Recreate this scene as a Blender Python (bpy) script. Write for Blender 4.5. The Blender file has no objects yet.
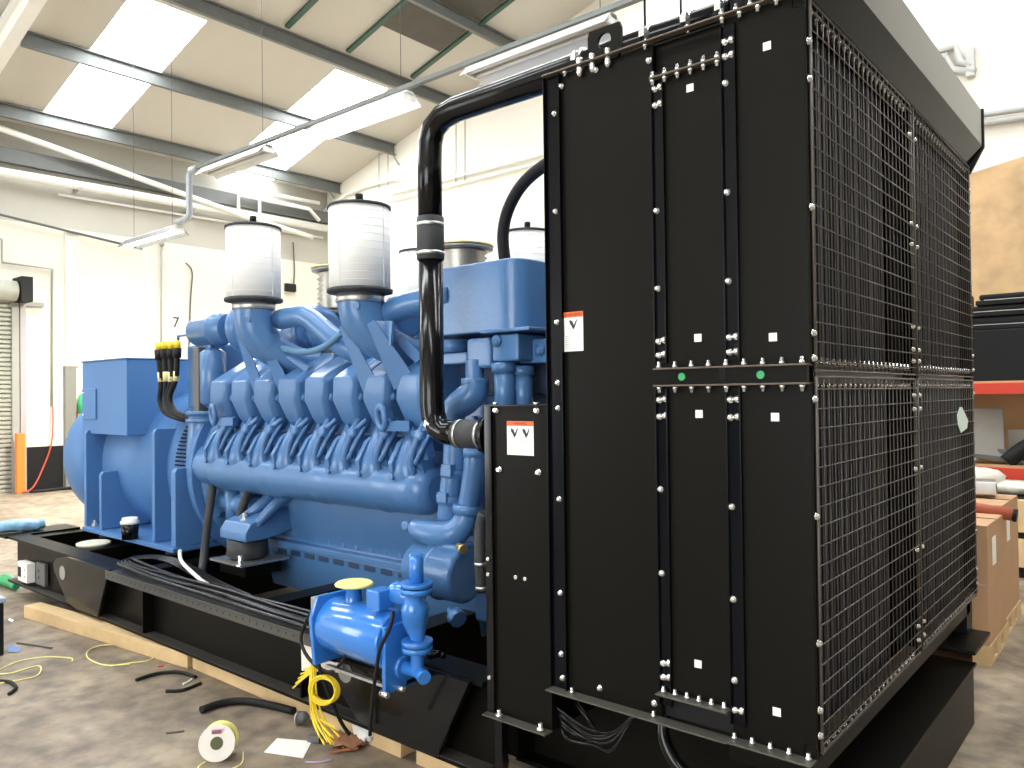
import bpy, math, random
from mathutils import Vector, Matrix
random.seed(7)
SC = bpy.context.scene
COL = SC.collection
PI = math.pi

# ------------------------------------------------------------------ camera, light, exposure
cam_data = bpy.data.cameras.new('camera')
cam = bpy.data.objects.new('camera', cam_data)
COL.objects.link(cam)
cam_data.sensor_fit = 'HORIZONTAL'
cam_data.sensor_width = 36.0
cam_data.lens = 787.15 / 1024 * 36.0
cam_data.clip_start = 0.05
cam_data.clip_end = 200
_yaw, _pit, _rol = 0.701895, 0.0120086, -0.012145
_F = Vector((-math.sin(_yaw) * math.cos(_pit), math.cos(_yaw) * math.cos(_pit), math.sin(_pit)))
_R = Vector((math.cos(_yaw), math.sin(_yaw), 0))
_U = _R.cross(_F)
_R2 = math.cos(_rol) * _R + math.sin(_rol) * _U
_U2 = -math.sin(_rol) * _R + math.cos(_rol) * _U
_m = Matrix((_R2, _U2, -_F)).transposed().to_4x4()
_m.translation = Vector((0.88352, -2.50308, 1.75))
cam.matrix_world = _m
SC.camera = cam

world = bpy.data.worlds.new('World')
SC.world = world
world.use_nodes = True
world.node_tree.nodes['Background'].inputs[0].default_value = (0.75, 0.87, 1.0, 1)
world.node_tree.nodes['Background'].inputs[1].default_value = 0.6

SC.view_settings.view_transform = 'Standard'
SC.view_settings.look = 'None'
SC.view_settings.gamma = 1.0
SC.view_settings.use_curve_mapping = False
SC.view_settings.exposure = 0.10

SKY = 17.0        # brightness of the translucent rooflights
TUBE = 30.0       # brightness of lit fluorescent tubes

def area_light(name, loc, size, size_y, power, rot, color=(1, 1, 1), spread=PI):
    d = bpy.data.lights.new(name, 'AREA')
    d.shape = 'RECTANGLE'
    d.size, d.size_y = size, size_y
    d.energy = power
    d.color = color
    d.spread = spread
    o = bpy.data.objects.new(name, d)
    o.location = loc
    o.rotation_euler = rot
    COL.objects.link(o)
    return o

# ------------------------------------------------------------------ materials
def new_mat(name):
    m = bpy.data.materials.new(name)
    m.use_nodes = True
    return m, m.node_tree.nodes, m.node_tree.links, m.node_tree.nodes['Principled BSDF']

def M(name, col, rough=0.5, metal=0.0, var=0.08, scale=6.0, bump=0.0, bscale=60.0, coat=0.0, spec=0.45):
    m, n, l, b = new_mat(name)
    tc = n.new('ShaderNodeTexCoord')
    nz = n.new('ShaderNodeTexNoise'); nz.inputs['Scale'].default_value = scale; nz.inputs['Detail'].default_value = 5
    l.new(tc.outputs['Object'], nz.inputs['Vector'])
    mx = n.new('ShaderNodeMix'); mx.data_type = 'RGBA'
    mx.inputs['A'].default_value = (*[max(0, c * (1 - var)) for c in col], 1)
    mx.inputs['B'].default_value = (*[min(1, c * (1 + var)) for c in col], 1)
    l.new(nz.outputs['Fac'], mx.inputs['Factor'])
    l.new(mx.outputs['Result'], b.inputs['Base Color'])
    b.inputs['Roughness'].default_value = rough
    b.inputs['Metallic'].default_value = metal
    b.inputs['Coat Weight'].default_value = coat
    b.inputs['Specular IOR Level'].default_value = spec
    if bump:
        n2 = n.new('ShaderNodeTexNoise'); n2.inputs['Scale'].default_value = bscale
        l.new(tc.outputs['Object'], n2.inputs['Vector'])
        bp = n.new('ShaderNodeBump'); bp.inputs['Strength'].default_value = bump; bp.inputs['Distance'].default_value = 0.01
        l.new(n2.outputs['Fac'], bp.inputs['Height'])
        l.new(bp.outputs['Normal'], b.inputs['Normal'])
    return m

def EM(name, col, strength):
    m, n, l, b = new_mat(name)
    b.inputs['Base Color'].default_value = (*col, 1)
    b.inputs['Emission Color'].default_value = (*col, 1)
    b.inputs['Emission Strength'].default_value = strength
    return m

BLUE = M('engine_blue', (0.072, 0.180, 0.385), 0.28, 0, 0.10, 4, 0.12, 45, 0.1)
BLUEG = M('gloss_blue', (0.035, 0.20, 0.62), 0.16, 0, 0.05, 4, 0, 45, 0.5)
ALTB = M('alternator_blue', (0.070, 0.19, 0.43), 0.5, 0, 0.10, 2, 0.05, 80, 0)
BLACK = M('black_paint', (0.0050, 0.0045, 0.0034), 0.38, 0, 0.12, 3, 0.02, 30, 0, 0.12)
BLACKG = M('black_gloss', (0.005, 0.005, 0.006), 0.15, 0, 0.1, 3, 0, 30, 0.0, 0.3)
BLACKD = M('black_dull', (0.010, 0.010, 0.011), 0.6, 0, 0.2, 8, 0.1, 60, 0, 0.25)
RUBBER = M('rubber', (0.035, 0.037, 0.04), 0.6, 0, 0.15, 20, 0.1, 90)
WIRE = M('guard_wire', (0.125, 0.108, 0.092), 0.38, 0.2, 0.1, 20)
CORE = M('core_fins', (0.020, 0.021, 0.032), 0.5, 0.1, 0.2, 15, spec=.3)
ZINC = M('zinc_bolt', (0.82, 0.82, 0.80), 0.26, 0.85, 0.08, 40)
STEEL = M('bare_steel', (0.55, 0.55, 0.54), 0.35, 0.9, 0.12, 20)
GALV = M('galvanised', (0.175, 0.185, 0.18), 0.5, 0.35, 0.14, 7)
FILT = M('filter_paper', (0.88, 0.88, 0.86), 0.7, 0, 0.03, 10)
FILTB = M('filter_band', (0.12, 0.12, 0.12), 0.5, 0, 0.1, 10)
WALL = M('wall_paint', (0.82, 0.78, 0.68), 0.7, 0, 0.04, 0.7, 0.05, 8)
CLAD = M('wall_cladding', (0.47, 0.45, 0.39), 0.6, 0, 0.05, 0.7)
ROOF = M('roof_lining', (0.60, 0.57, 0.50), 0.7, 0, 0.06, 0.5)
WHITEP = M('white_pipe', (0.85, 0.84, 0.79), 0.4, 0, 0.04, 6)
WHITE = M('white_plastic', (0.85, 0.85, 0.82), 0.4, 0, 0.03, 6)
WOOD = M('timber', (0.66, 0.47, 0.25), 0.7, 0, 0.2, 9, 0.2, 40)
PLY = M('plywood', (0.52, 0.34, 0.17), 0.65, 0, 0.25, 2.0, 0.1, 30)
CARD = M('cardboard', (0.50, 0.30, 0.165), 0.75, 0, 0.08, 4)
ORANGE = M('orange_paint', (0.90, 0.20, 0.03), 0.5, 0, 0.06, 6)
RED = M('red_paint', (0.62, 0.055, 0.03), 0.45, 0, 0.1, 6)
YEL = M('yellow_plastic', (0.85, 0.62, 0.03), 0.4, 0, 0.08, 12)
LYEL = M('pale_yellow', (0.88, 0.83, 0.30), 0.45, 0, 0.06, 12)
PAPER = M('paper', (0.90, 0.89, 0.86), 0.7, 0, 0.02, 6)
GREEN = M('green_plastic', (0.04, 0.38, 0.14), 0.45, 0, 0.08, 12)
GREENT = M('green_steel', (0.045, 0.10, 0.07), 0.5, 0, 0.1, 8)
GREY = M('grey_paint', (0.30, 0.30, 0.27), 0.6, 0, 0.06, 5)
GREYD = M('grey_dark', (0.11, 0.11, 0.11), 0.5, 0, 0.1, 5)
BRASS = M('brass', (0.65, 0.50, 0.22), 0.35, 0.85, 0.1, 12)
BELLOW = M('bellows_steel', (0.42, 0.40, 0.36), 0.35, 0.8, 0.15, 12)
FILM = M('blue_film', (0.30, 0.55, 0.78), 0.2, 0, 0.35, 14, 0.5, 30)
INK = M('ink', (0.03, 0.03, 0.03), 0.6)
LABO = M('label_orange', (0.85, 0.14, 0.03), 0.5, 0, 0.04, 10)
SHUT = M('shutter_steel', (0.46, 0.47, 0.41), 0.4, 0.25, 0.08, 5)
GLOW = EM('rooflight', (0.93, 0.97, 1.0), SKY)
TUBEM = EM('lit_tube', (1.0, 0.96, 0.86), TUBE)
DARKPANE = M('dark_rooflight', (0.085, 0.075, 0.06), 0.6, 0, 0.4, 3)

def floor_mat():
    m, n, l, b = new_mat('concrete')
    tc = n.new('ShaderNodeTexCoord')
    a = n.new('ShaderNodeTexNoise'); a.inputs['Scale'].default_value = 1.6; a.inputs['Detail'].default_value = 9; a.inputs['Roughness'].default_value = 0.62
    c = n.new('ShaderNodeTexNoise'); c.inputs['Scale'].default_value = 7; c.inputs['Detail'].default_value = 8
    l.new(tc.outputs['Object'], a.inputs['Vector']); l.new(tc.outputs['Object'], c.inputs['Vector'])
    r = n.new('ShaderNodeValToRGB')
    r.color_ramp.elements[0].position = 0.32; r.color_ramp.elements[0].color = (0.165, 0.125, 0.088, 1)
    r.color_ramp.elements[1].position = 0.66; r.color_ramp.elements[1].color = (0.40, 0.32, 0.23, 1)
    l.new(a.outputs['Fac'], r.inputs['Fac'])
    r2 = n.new('ShaderNodeValToRGB')
    r2.color_ramp.elements[0].position = 0.35; r2.color_ramp.elements[0].color = (0.55, 0.57, 0.62, 1)
    r2.color_ramp.elements[1].position = 0.6; r2.color_ramp.elements[1].color = (1, 1, 1, 1)
    l.new(c.outputs['Fac'], r2.inputs['Fac'])
    mx = n.new('ShaderNodeMix'); mx.data_type = 'RGBA'; mx.blend_type = 'MULTIPLY'; mx.inputs['Factor'].default_value = 1
    l.new(r.outputs['Color'], mx.inputs['A']); l.new(r2.outputs['Color'], mx.inputs['B'])
    l.new(mx.outputs['Result'], b.inputs['Base Color'])
    b.inputs['Roughness'].default_value = 0.55
    return m
FLOOR = floor_mat()

# ------------------------------------------------------------------ mesh helpers
WLOC = {}

def wloc(o):
    return WLOC.get(o.name, Vector((0, 0, 0))) if o else Vector((0, 0, 0))

def vrot(axis):
    a = Vector(axis).normalized()
    h = Vector((0, 0, 1)) if abs(a.z) < 0.95 else Vector((1, 0, 0))
    u = h.cross(a).normalized()
    return u, a.cross(u).normalized(), a

class MB:
    def __init__(s):
        s.v, s.f, s.sm = [], [], []
    def add(s, vs, fs, smooth=False):
        o = len(s.v)
        s.v += [tuple(p) for p in vs]
        s.f += [tuple(i + o for i in q) for q in fs]
        s.sm += [smooth] * len(fs)
        return s
    def box(s, x0, x1, y0, y1, z0, z1):
        x0, x1 = min(x0, x1), max(x0, x1); y0, y1 = min(y0, y1), max(y0, y1); z0, z1 = min(z0, z1), max(z0, z1)
        vs = [(x, y, z) for z in (z0, z1) for y in (y0, y1) for x in (x0, x1)]
        return s.add(vs, [(0, 2, 3, 1), (4, 5, 7, 6), (0, 1, 5, 4), (2, 6, 7, 3), (0, 4, 6, 2), (1, 3, 7, 5)])
    def rbox(s, c, size, rz=0, rx=0, ry=0):
        m = Matrix.Rotation(rz, 3, 'Z') @ Matrix.Rotation(ry, 3, 'Y') @ Matrix.Rotation(rx, 3, 'X')
        hx, hy, hz = [q / 2 for q in size]
        vs = [Vector(c) + m @ Vector((x, y, z)) for z in (-hz, hz) for y in (-hy, hy) for x in (-hx, hx)]
        return s.add(vs, [(0, 2, 3, 1), (4, 5, 7, 6), (0, 1, 5, 4), (2, 6, 7, 3), (0, 4, 6, 2), (1, 3, 7, 5)])
    def prism(s, poly, axis, a0, a1):
        # poly: 2D points; axis 'x' -> (y,z), 'y' -> (x,z), 'z' -> (x,y)
        def P(u, v, w):
            return {'x': (w, u, v), 'y': (u, w, v), 'z': (u, v, w)}[axis]
        n = len(poly)
        area = sum(poly[i][0] * poly[(i + 1) % n][1] - poly[(i + 1) % n][0] * poly[i][1] for i in range(n))
        if area < 0:
            poly = poly[::-1]
        flip = axis == 'y'
        if a0 > a1: a0, a1 = a1, a0
        vs = [P(u, v, a0) for u, v in poly] + [P(u, v, a1) for u, v in poly]
        bot = tuple(range(n))[::-1]; top = tuple(range(n, 2 * n))
        sides = [(i, (i + 1) % n, n + (i + 1) % n, n + i) for i in range(n)]
        fs = [bot, top] + sides
        if flip: fs = [q[::-1] for q in fs]
        return s.add(vs, fs)
    def lathe(s, base, axis, prof, seg=24, caps=True, smooth=True):
        # prof: (distance along axis, radius)
        u, v, a = vrot(axis); b = Vector(base)
        vs = []
        for d, r in prof:
            for k in range(seg):
                t = 2 * PI * k / seg
                vs.append(b + a * d + (u * math.cos(t) + v * math.sin(t)) * r)
        fs = []
        for i in range(len(prof) - 1):
            for k in range(seg):
                k2 = (k + 1) % seg
                fs.append((i * seg + k, i * seg + k2, (i + 1) * seg + k2, (i + 1) * seg + k))
        s.add(vs, fs, smooth)
        if caps:
            o = len(s.v) - len(vs)
            s.f.append(tuple(o + k for k in range(seg))[::-1]); s.sm.append(False)
            s.f.append(tuple(o + (len(prof) - 1) * seg + k for k in range(seg))); s.sm.append(False)
        return s
    def cyl(s, p, q, r, seg=20, r2=None):
        p, q = Vector(p), Vector(q)
        return s.lathe(p, q - p, [(0, r), ((q - p).length, r if r2 is None else r2)], seg)
    def tube(s, pts, r, seg=10, smooth=0, closed=False):
        pts = [Vector(p) for p in pts]
        rr = list(r) if isinstance(r, (list, tuple)) else [r] * len(pts)
        if smooth:
            P, Rr = [], []
            n = len(pts)
            for i in range(n - 1):
                p0 = pts[max(i - 1, 0)]; p1 = pts[i]; p2 = pts[i + 1]; p3 = pts[min(i + 2, n - 1)]
                for k in range(smooth):
                    t = k / smooth
                    P.append(0.5 * ((2 * p1) + (p2 - p0) * t + (2 * p0 - 5 * p1 + 4 * p2 - p3) * t * t + (3 * p1 - p0 - 3 * p2 + p3) * t ** 3))
                    Rr.append(rr[i] * (1 - t) + rr[i + 1] * t)
            P.append(pts[-1]); Rr.append(rr[-1])
            pts, rr = P, Rr
        n = len(pts)
        tang = [(pts[min(i + 1, n - 1)] - pts[max(i - 1, 0)]).normalized() for i in range(n)]
        u, v, _ = vrot(tang[0])
        vs = []
        for i in range(n):
            t = tang[i]
            u = (u - t * u.dot(t)).normalized(); v = t.cross(u)
            for k in range(seg):
                a = 2 * PI * k / seg
                vs.append(pts[i] + (u * math.cos(a) + v * math.sin(a)) * rr[i])
        fs = [(i * seg + k, i * seg + (k + 1) % seg, (i + 1) * seg + (k + 1) % seg, (i + 1) * seg + k) for i in range(n - 1) for k in range(seg)]
        s.add(vs, fs, True)
        o = len(s.v) - len(vs)
        s.f.append(tuple(o + k for k in range(seg))[::-1]); s.sm.append(False)
        s.f.append(tuple(o + (n - 1) * seg + k for k in range(seg))); s.sm.append(False)
        return s
    def ring(s, c, axis, R, r, seg=28, rs=8, sy=1.0):
        u, v, a = vrot(axis); c = Vector(c)
        vs = []
        for i in range(seg):
            t = 2 * PI * i / seg
            d = u * math.cos(t) + v * math.sin(t) * sy
            for k in range(rs):
                w = 2 * PI * k / rs
                vs.append(c + d * R + (d * math.cos(w) + a * math.sin(w)) * r)
        fs = [(i * rs + k, ((i + 1) % seg) * rs + k, ((i + 1) % seg) * rs + (k + 1) % rs, i * rs + (k + 1) % rs) for i in range(seg) for k in range(rs)]
        return s.add(vs, fs, True)
    def ball(s, c, r, seg=14, sc=(1, 1, 1)):
        vs, fs = [], []
        n = seg // 2
        for i in range(1, n):
            a = PI * i / n
            for k in range(seg):
                t = 2 * PI * k / seg
                vs.append((c[0] + r * sc[0] * math.sin(a) * math.cos(t), c[1] + r * sc[1] * math.sin(a) * math.sin(t), c[2] + r * sc[2] * math.cos(a)))
        for i in range(n - 2):
            for k in range(seg):
                fs.append((i * seg + k, (i + 1) * seg + k, (i + 1) * seg + (k + 1) % seg, i * seg + (k + 1) % seg))
        o = len(vs)
        vs += [(c[0], c[1], c[2] + r * sc[2]), (c[0], c[1], c[2] - r * sc[2])]
        for k in range(seg):
            fs.append((o, k, (k + 1) % seg)); fs.append((o + 1, (n - 2) * seg + (k + 1) % seg, (n - 2) * seg + k))
        return s.add(vs, fs, True)
    def build(s, name, mat, parent=None, bevel=0.0, seg=2, label=None, loc=None, smooth_all=False):
        base = wloc(parent)
        L = Vector(loc) if loc is not None else (base if parent else None)
        if L is None:
            xs = [p[0] for p in s.v]; ys = [p[1] for p in s.v]; zs = [p[2] for p in s.v]
            L = Vector(((min(xs) + max(xs)) / 2, (min(ys) + max(ys)) / 2, min(zs)))
        me = bpy.data.meshes.new(name)
        me.from_pydata([(p[0] - L.x, p[1] - L.y, p[2] - L.z) for p in s.v], [], s.f)
        me.polygons.foreach_set('use_smooth', [True] * len(s.f) if (smooth_all or bevel) else s.sm)
        me.materials.append(mat)
        me.update()
        o = bpy.data.objects.new(name, me)
        COL.objects.link(o)
        if parent:
            o.parent = parent
        o.location = L - base
        WLOC[o.name] = L
        if bevel:
            b = o.modifiers.new('bevel', 'BEVEL'); b.width = bevel; b.segments = seg; b.limit_method = 'ANGLE'; b.angle_limit = math.radians(28)
            w = o.modifiers.new('wn', 'WEIGHTED_NORMAL'); w.keep_sharp = False
        if label: o['label'] = label
        return o

def thing(name, label, cat, loc, group=None):
    o = bpy.data.objects.new(name, None)
    COL.objects.link(o)
    o.location = loc
    WLOC[o.name] = Vector(loc)
    o['label'] = label; o['category'] = cat
    if group: o['group'] = group
    return o

def tag(o, label, cat, group=None, kind=None):
    o['label'] = label; o['category'] = cat
    if group: o['group'] = group
    if kind: o['kind'] = kind
    return o

def struct(name, mb, mat, bevel=0, label=None):
    o = mb.build(name, mat, None, bevel, loc=(0, 0, 0))
    o['kind'] = 'structure'
    if label: o['label'] = label
    return o

def link_part(src, parent, loc, rot=None):
    c = src.copy()
    COL.objects.link(c)
    c.parent = parent
    c.location = Vector(loc) - wloc(parent)
    if rot: c.rotation_euler = rot
    WLOC[c.name] = Vector(loc)
    return c

def copy_thing(root, loc, rz=None, label=None, group=None):
    r = root.copy(); COL.objects.link(r); r.location = loc
    WLOC[r.name] = Vector(loc)
    if rz is not None: r.rotation_euler = (0, 0, rz)
    if label: r['label'] = label
    if group: r['group'] = group
    for ch in list(root.children):
        c = ch.copy(); COL.objects.link(c); c.parent = r
        for g in list(ch.children):
            d = g.copy(); COL.objects.link(d); d.parent = c
    return r

def text(body, size, mat, parent, loc, rot, name='lettering', extrude=0.0008, align='CENTER'):
    cu = bpy.data.curves.new(name, 'FONT')
    cu.body = body; cu.size = size; cu.extrude = extrude
    cu.align_x = align; cu.align_y = 'CENTER'
    cu.materials.append(mat)
    tmp = bpy.data.objects.new(name, cu)
    COL.objects.link(tmp)
    dg = bpy.context.evaluated_depsgraph_get()
    me = bpy.data.meshes.new_from_object(tmp.evaluated_get(dg))
    bpy.data.objects.remove(tmp)
    o = bpy.data.objects.new(name, me)
    COL.objects.link(o)
    if parent: o.parent = parent
    o.location = Vector(loc) - wloc(parent)
    o.rotation_euler = rot
    return o

# ================================================================== ROOM
XL, XR, YB, YF = -16.0, 12.0, 10.1, -11.0
EAVE, SL = 7.05, 0.265
RIDGE = -2.0
def rz(x):
    return EAVE + SL * (x - XL) if x <= RIDGE else EAVE + SL * (2 * RIDGE - XL - x)

struct('floor', MB().box(XL, XR, YF, YB, -0.2, 0), FLOOR)
BK = 5.15
WALLDIM = M('wall_paint_less_lit', (0.72, 0.68, 0.58), 0.7, 0, 0.04, 0.7, 0.05, 8)  # same wall paint, darkened where the left wall gets less light
struct('wall_left', MB().box(XL - .2, XL, YF, YB + .2, 0, BK), WALLDIM)
struct('wall_left_upper', MB().box(XL - .2, XL - .03, YF, YB + .2, BK, EAVE), CLAD)
struct('wall_back', MB().prism([(XL - .2, 0), (XR + .2, 0), (XR + .2, rz(XR) + .1), (RIDGE, rz(RIDGE) + .1), (XL - .2, EAVE)], 'y', YB, YB + .2), WALL)
struct('wall_front', MB().prism([(XL - .2, 0), (XR + .2, 0), (XR + .2, rz(XR) + .1), (RIDGE, rz(RIDGE) + .1), (XL - .2, EAVE)], 'y', YF - .2, YF), WALL)
struct('wall_right', MB().box(XR, XR + .2, YF, YB + .2, 0, rz(XR)), WALL)
DARKBAND = M('added_dark_band', (.07, .065, .06), .6)  # unseen dark bands added so hood and black panels reflect dark
struct('wall_right_added_dark', MB().box(XR - .03, XR, YF, YB, 0, 2.6), DARKBAND)
struct('wall_front_added_dark', MB().box(XL, XR - .03, YF, YF + .03, 0, 1.9), DARKBAND)

FILLDAY = EM('fill_daylight', (0.93, 0.97, 1.0), 7.0)
for i, (x0, x1, z1) in enumerate(((-2.2, 4.0, 4.6), (-15.3, -10.8, 4.6))):  # no real doors: unseen glowing panels added to light the engine from front
    struct('door_%d' % (i + 2), MB().box(x0, x1, YF - .0, YF + .04, .0, z1), FILLDAY, label='added glowing panel on the unseen wall behind the camera')
# roof slabs: plain lining with openings filled by rooflights
lights = [(-15.5, -11.7, 3.15, 4.40), (-16.0, -11.7, 7.1, 8.45),
          (-15.5, -11.7, -1.2, 0.0), (-15.5, -11.7, -5.6, -4.4)]
lights += [(-7.6, -3.2, 7.3, 8.5), (-.6, 5.0, 6.2, 7.4), (-8.9, -3.2, 2.6, 3.8), (-8.9, -3.2, -2.4, -1.2), (-8.9, -3.2, -7.4, -6.2), (-.6, 5.0, 1.2, 2.4), (-0.6, 5.0, -6.9, -5.7)]  # out-of-view rooflights, added and placed to light the engine and back wall
def roof_piece(mb, x0, x1, y0, y1, dz=0.0, th=0.06):
    # quad following the slope
    vs = [(x0, y0, rz(x0) + dz), (x1, y0, rz(x1) + dz), (x1, y1, rz(x1) + dz), (x0, y1, rz(x0) + dz)]
    vt = [(a, b, c + th) for a, b, c in vs]
    mb.add(vs + vt, [(0, 1, 2, 3)[::-1], (4, 5, 6, 7), (0, 1, 5, 4), (1, 2, 6, 5), (2, 3, 7, 6), (3, 0, 4, 7)])
xs = sorted(set([XL - .2, RIDGE, XR + .2] + [q for L in lights for q in L[:2]]))
rm = MB()
for i in range(len(xs) - 1):
    x0, x1 = xs[i], xs[i + 1]
    xm = (x0 + x1) / 2
    cuts = sorted([(L[2], L[3]) for L in lights if L[0] < xm < L[1]])
    y = YF - .2
    for a, b in cuts:
        if a > y: roof_piece(rm, x0, x1, y, a)
        y = b
    roof_piece(rm, x0, x1, y, YB + .2)
struct('ceiling', rm, ROOF)
for i, (x0, x1, y0, y1) in enumerate(lights):
    m = MB()
    roof_piece(m, x0, x1, y0, y1, 0.0, 0.02)
    struct('window_%d' % (i + 1), m, GLOW, label='bright translucent rooflight panel set into the sloping roof')
# dark brown rooflight panel near the top of the view
m = MB(); roof_piece(m, -10.2, -7.9, 6.98, 8.5, -0.03, 0.02)
struct('window_90', m, DARKPANE, label='dark brown rooflight panel beside the roof brace')

# roof purlins, each a deep steel channel running across the roof
pur = [(-15.45, 0.27), (-13.35, 0.27), (-11.25, 0.27), (-9.2, 0.25), (-7.1, 0.25), (-5.0, .25), (-2.9, .25), (0, .25), (2.1, .25), (4.2, .25), (6.3, .25), (8.4, .25)]
k = 0
for x, h in pur:
    k += 1
    z = rz(x)
    y0 = 2.1 if x < -11 else -8
    y1 = YB - .02
    m = MB()
    m.prism([(x - .03, z - .005), (x + .05, z - .005), (x + .05, z - .03), (x - .01, z - .03), (x - .01, z - h + .02), (x + .05, z - h + .02), (x + .05, z - h), (x - .03, z - h)], 'y', y0, y1)
    struct('trim_purlin_%d' % k, m, GALV, label='grey galvanised steel purlin under the roof lining')
# eaves beam on the left wall
struct('trim_eaves_beam', MB().box(XL, XL + .14, 1.0, YB - .02, 6.22, 6.50), M('beam_grey', (.13,.135,.13), .5, .2))
# rafters of the portal frame
for i, y in enumerate((1.85, -4.4)):
    m = MB()
    for dz0, dz1, w in ((-.50, -.47, .1), (-.47, -.08, .01), (-.08, -.03, .1)):
        x0, x1 = XL, RIDGE
        m.add([(x0, y - w, rz(x0) + dz0), (x1, y - w, rz(x1) + dz0), (x1, y + w, rz(x1) + dz0), (x0, y + w, rz(x0) + dz0),
               (x0, y - w, rz(x0) + dz1), (x1, y - w, rz(x1) + dz1), (x1, y + w, rz(x1) + dz1), (x0, y + w, rz(x0) + dz1)],
              [(3, 2, 1, 0), (4, 5, 6, 7), (0, 1, 5, 4), (1, 2, 6, 5), (2, 3, 7, 6), (3, 0, 4, 7)])
    struct('trim_rafter_%d' % (i + 1), m, WHITEP, label='pale painted steel rafter of the portal frame')
# thin dark green sheeting rails between the upper purlins
for i, (x0, x1, y) in enumerate(((-11.1, -5.0, 5.55), (-11.1, -5.0, 6.9), (-11.1, -5.0, 8.55))):
    m = MB()
    m.add([(x0, y, rz(x0) - .06), (x1, y, rz(x1) - .06), (x1, y + .09, rz(x1) - .06), (x0, y + .09, rz(x0) - .06),
           (x0, y, rz(x0)), (x1, y, rz(x1)), (x1, y + .09, rz(x1)), (x0, y + .09, rz(x0))],
          [(3, 2, 1, 0), (4, 5, 6, 7), (0, 1, 5, 4), (1, 2, 6, 5), (2, 3, 7, 6), (3, 0, 4, 7)])
    struct('trim_rail_%d' % (i + 1), m, GREENT, label='thin dark green steel rail on the roof lining')

# left wall: black skirting band, grey pilaster, roller door
struct('baseboard_left', MB().box(XL, XL + .02, 3.0, 3.66, 0, .83), BLACKD)
struct('trim_pilaster', MB().box(XL, XL + .12, 3.67, 3.87, 0, 2.4), M('pilaster_grey', (.20,.20,.17), .6), label='grey painted lower face of the wall pilaster')
struct('trim_pilaster_upper', MB().box(XL, XL + .08, 3.70, 3.95, 2.4, 5.1), WALLDIM)
d = thing('door_1', 'ribbed grey steel roller shutter door in the left wall', 'roller door', (XL + .1, 1.3, 0))
del d['category']; d['kind'] = 'structure'
m = MB()
zz = 0.0
while zz < 3.62:
    m.prism([(XL + .02, zz), (XL + .065, zz + .01), (XL + .075, zz + .055), (XL + .02, zz + .075)], 'y', -1.4, 2.8)
    zz += 0.085
m.build('shutter_curtain', SHUT, d)
MB().box(XL, XL + .13, 2.74, 2.86, 0, 3.62).build('guide_rail', GREY, d)
MB().box(XL, XL + .12, 2.88, 2.98, 0, 3.6).build('door_frame', M('frame_mauve', (.36, .33, .33), .6), d)
MB().lathe((XL + .3, -1.4, 3.78), (0, 1, 0), [(0, .19), (4.15, .19)], 20).build('shutter_roll', SHUT, d)
MB().box(XL + .02, XL + .5, 2.78, 2.98, 3.58, 4.05).build('motor_bracket', BLACKD, d, .01)
MB().box(XL + .02, XL + .10, 2.98, 3.3, 3.54, 3.62).build('head_rail', GREY, d)

tag(MB().box(XL + .3, XL + .42, 2.72, 2.86, 0, 1.12).build('bollard', ORANGE, None, .01), 'orange square post standing beside the roller shutter door', 'bollard')

# pipes on the left wall
m = MB(); m.tube([(XL + .2, 0.5, 5.98), (XL + .2, 9.9, 6.06)], .09, 12)
o = tag(m.build('gas_pipe', WHITEP, None, loc=(XL + .16, 5, 6.0)), 'thick white pipe running along the top of the left wall', 'pipe')
for y in (3.9, 6.3):
    MB().box(XL, XL + .26, y - .03, y + .03, 5.9, 6.0).build('pipe_bracket', GREY, o)
m = MB(); m.tube([(XL + .3, 1.6, 6.88), (XL + .3, 2.4, 6.80), (XL + .3, 7.6, 5.95), (XL + .3, 9.4, 5.75)], .06, 10)
tag(m.build('sloping_pipe', WHITEP, None), 'white pipe sloping down across the left wall under the eaves', 'pipe')
m = MB(); m.tube([(XL + .035, 3.6, 5.80), (XL + .035, 9.9, 5.84)], .028, 8)
tag(m.build('thin_pipe', WHITEP, None), 'thin cream pipe just below the thick white wall pipe', 'pipe')
# two short branches near the corner
m = MB()
m.tube([(XL + .3, 7.35, 5.95), (XL + .3, 7.35, 6.45), (XL + .3, 9.3, 6.45), (XL + .3, 9.6, 6.2)], .05, 8)
m.tube([(XL + .3, 7.9, 5.95), (XL + .3, 7.9, 6.6), (XL + .3, 9.6, 6.65)], .05, 8)
tag(m.build('branch_pipe', WHITEP, None), 'pair of short white branch pipes rising near the wall corner', 'pipe')
m = MB(); m.tube([(XL + .11, 1.0, 5.4), (XL + .11, 2.6, 5.21), (XL + .11, 5.2, 4.92)], .025, 8)
tag(m.build('wall_cable', GREYD, None), 'thin dark cable sloping along the joint of the left wall', 'cable')
m = MB(); m.tube([(XL + .05, 2.2, 5.0), (XL + .05, 2.6, 4.75), (XL + .05, 2.6, 4.33), (XL + .05, 3.47, 4.30), (XL + .05, 3.45, 1.6)], .022, 8)
tag(m.build('wall_conduit', GREY, None), 'grey conduit dropping down the left wall beside the pilaster', 'conduit')
m = MB(); m.tube([(XL + .1, 3.45, 1.6), (XL + .16, 3.40, .9), (XL + .2, 3.2, .35), (XL + .4, 2.98, .08), (XL + .45, 2.8, .02)], .014, 8, 5)
tag(m.build('red_hose', M('red_rubber', (.5, .06, .03), .5), None), 'thin red air hose curving down the wall beside the orange post', 'hose')
m = MB(); m.tube([(XL + .5, 2.9, .02), (XL + .55, 3.3, .03), (XL + .5, 3.8, .03), (XL + .4, 4.3, .02)], .03, 8, 4)
tag(m.build('floor_hose', BLACKD, None), 'dark hose lying on the floor at the foot of the left wall', 'hose')
m = MB(); m.tube([(XL + .04, 5.65, 5.08), (XL + .04, 5.62, 2.2)], .02, 8); m.ball((XL + .06, 5.65, 5.1), .06)
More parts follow.
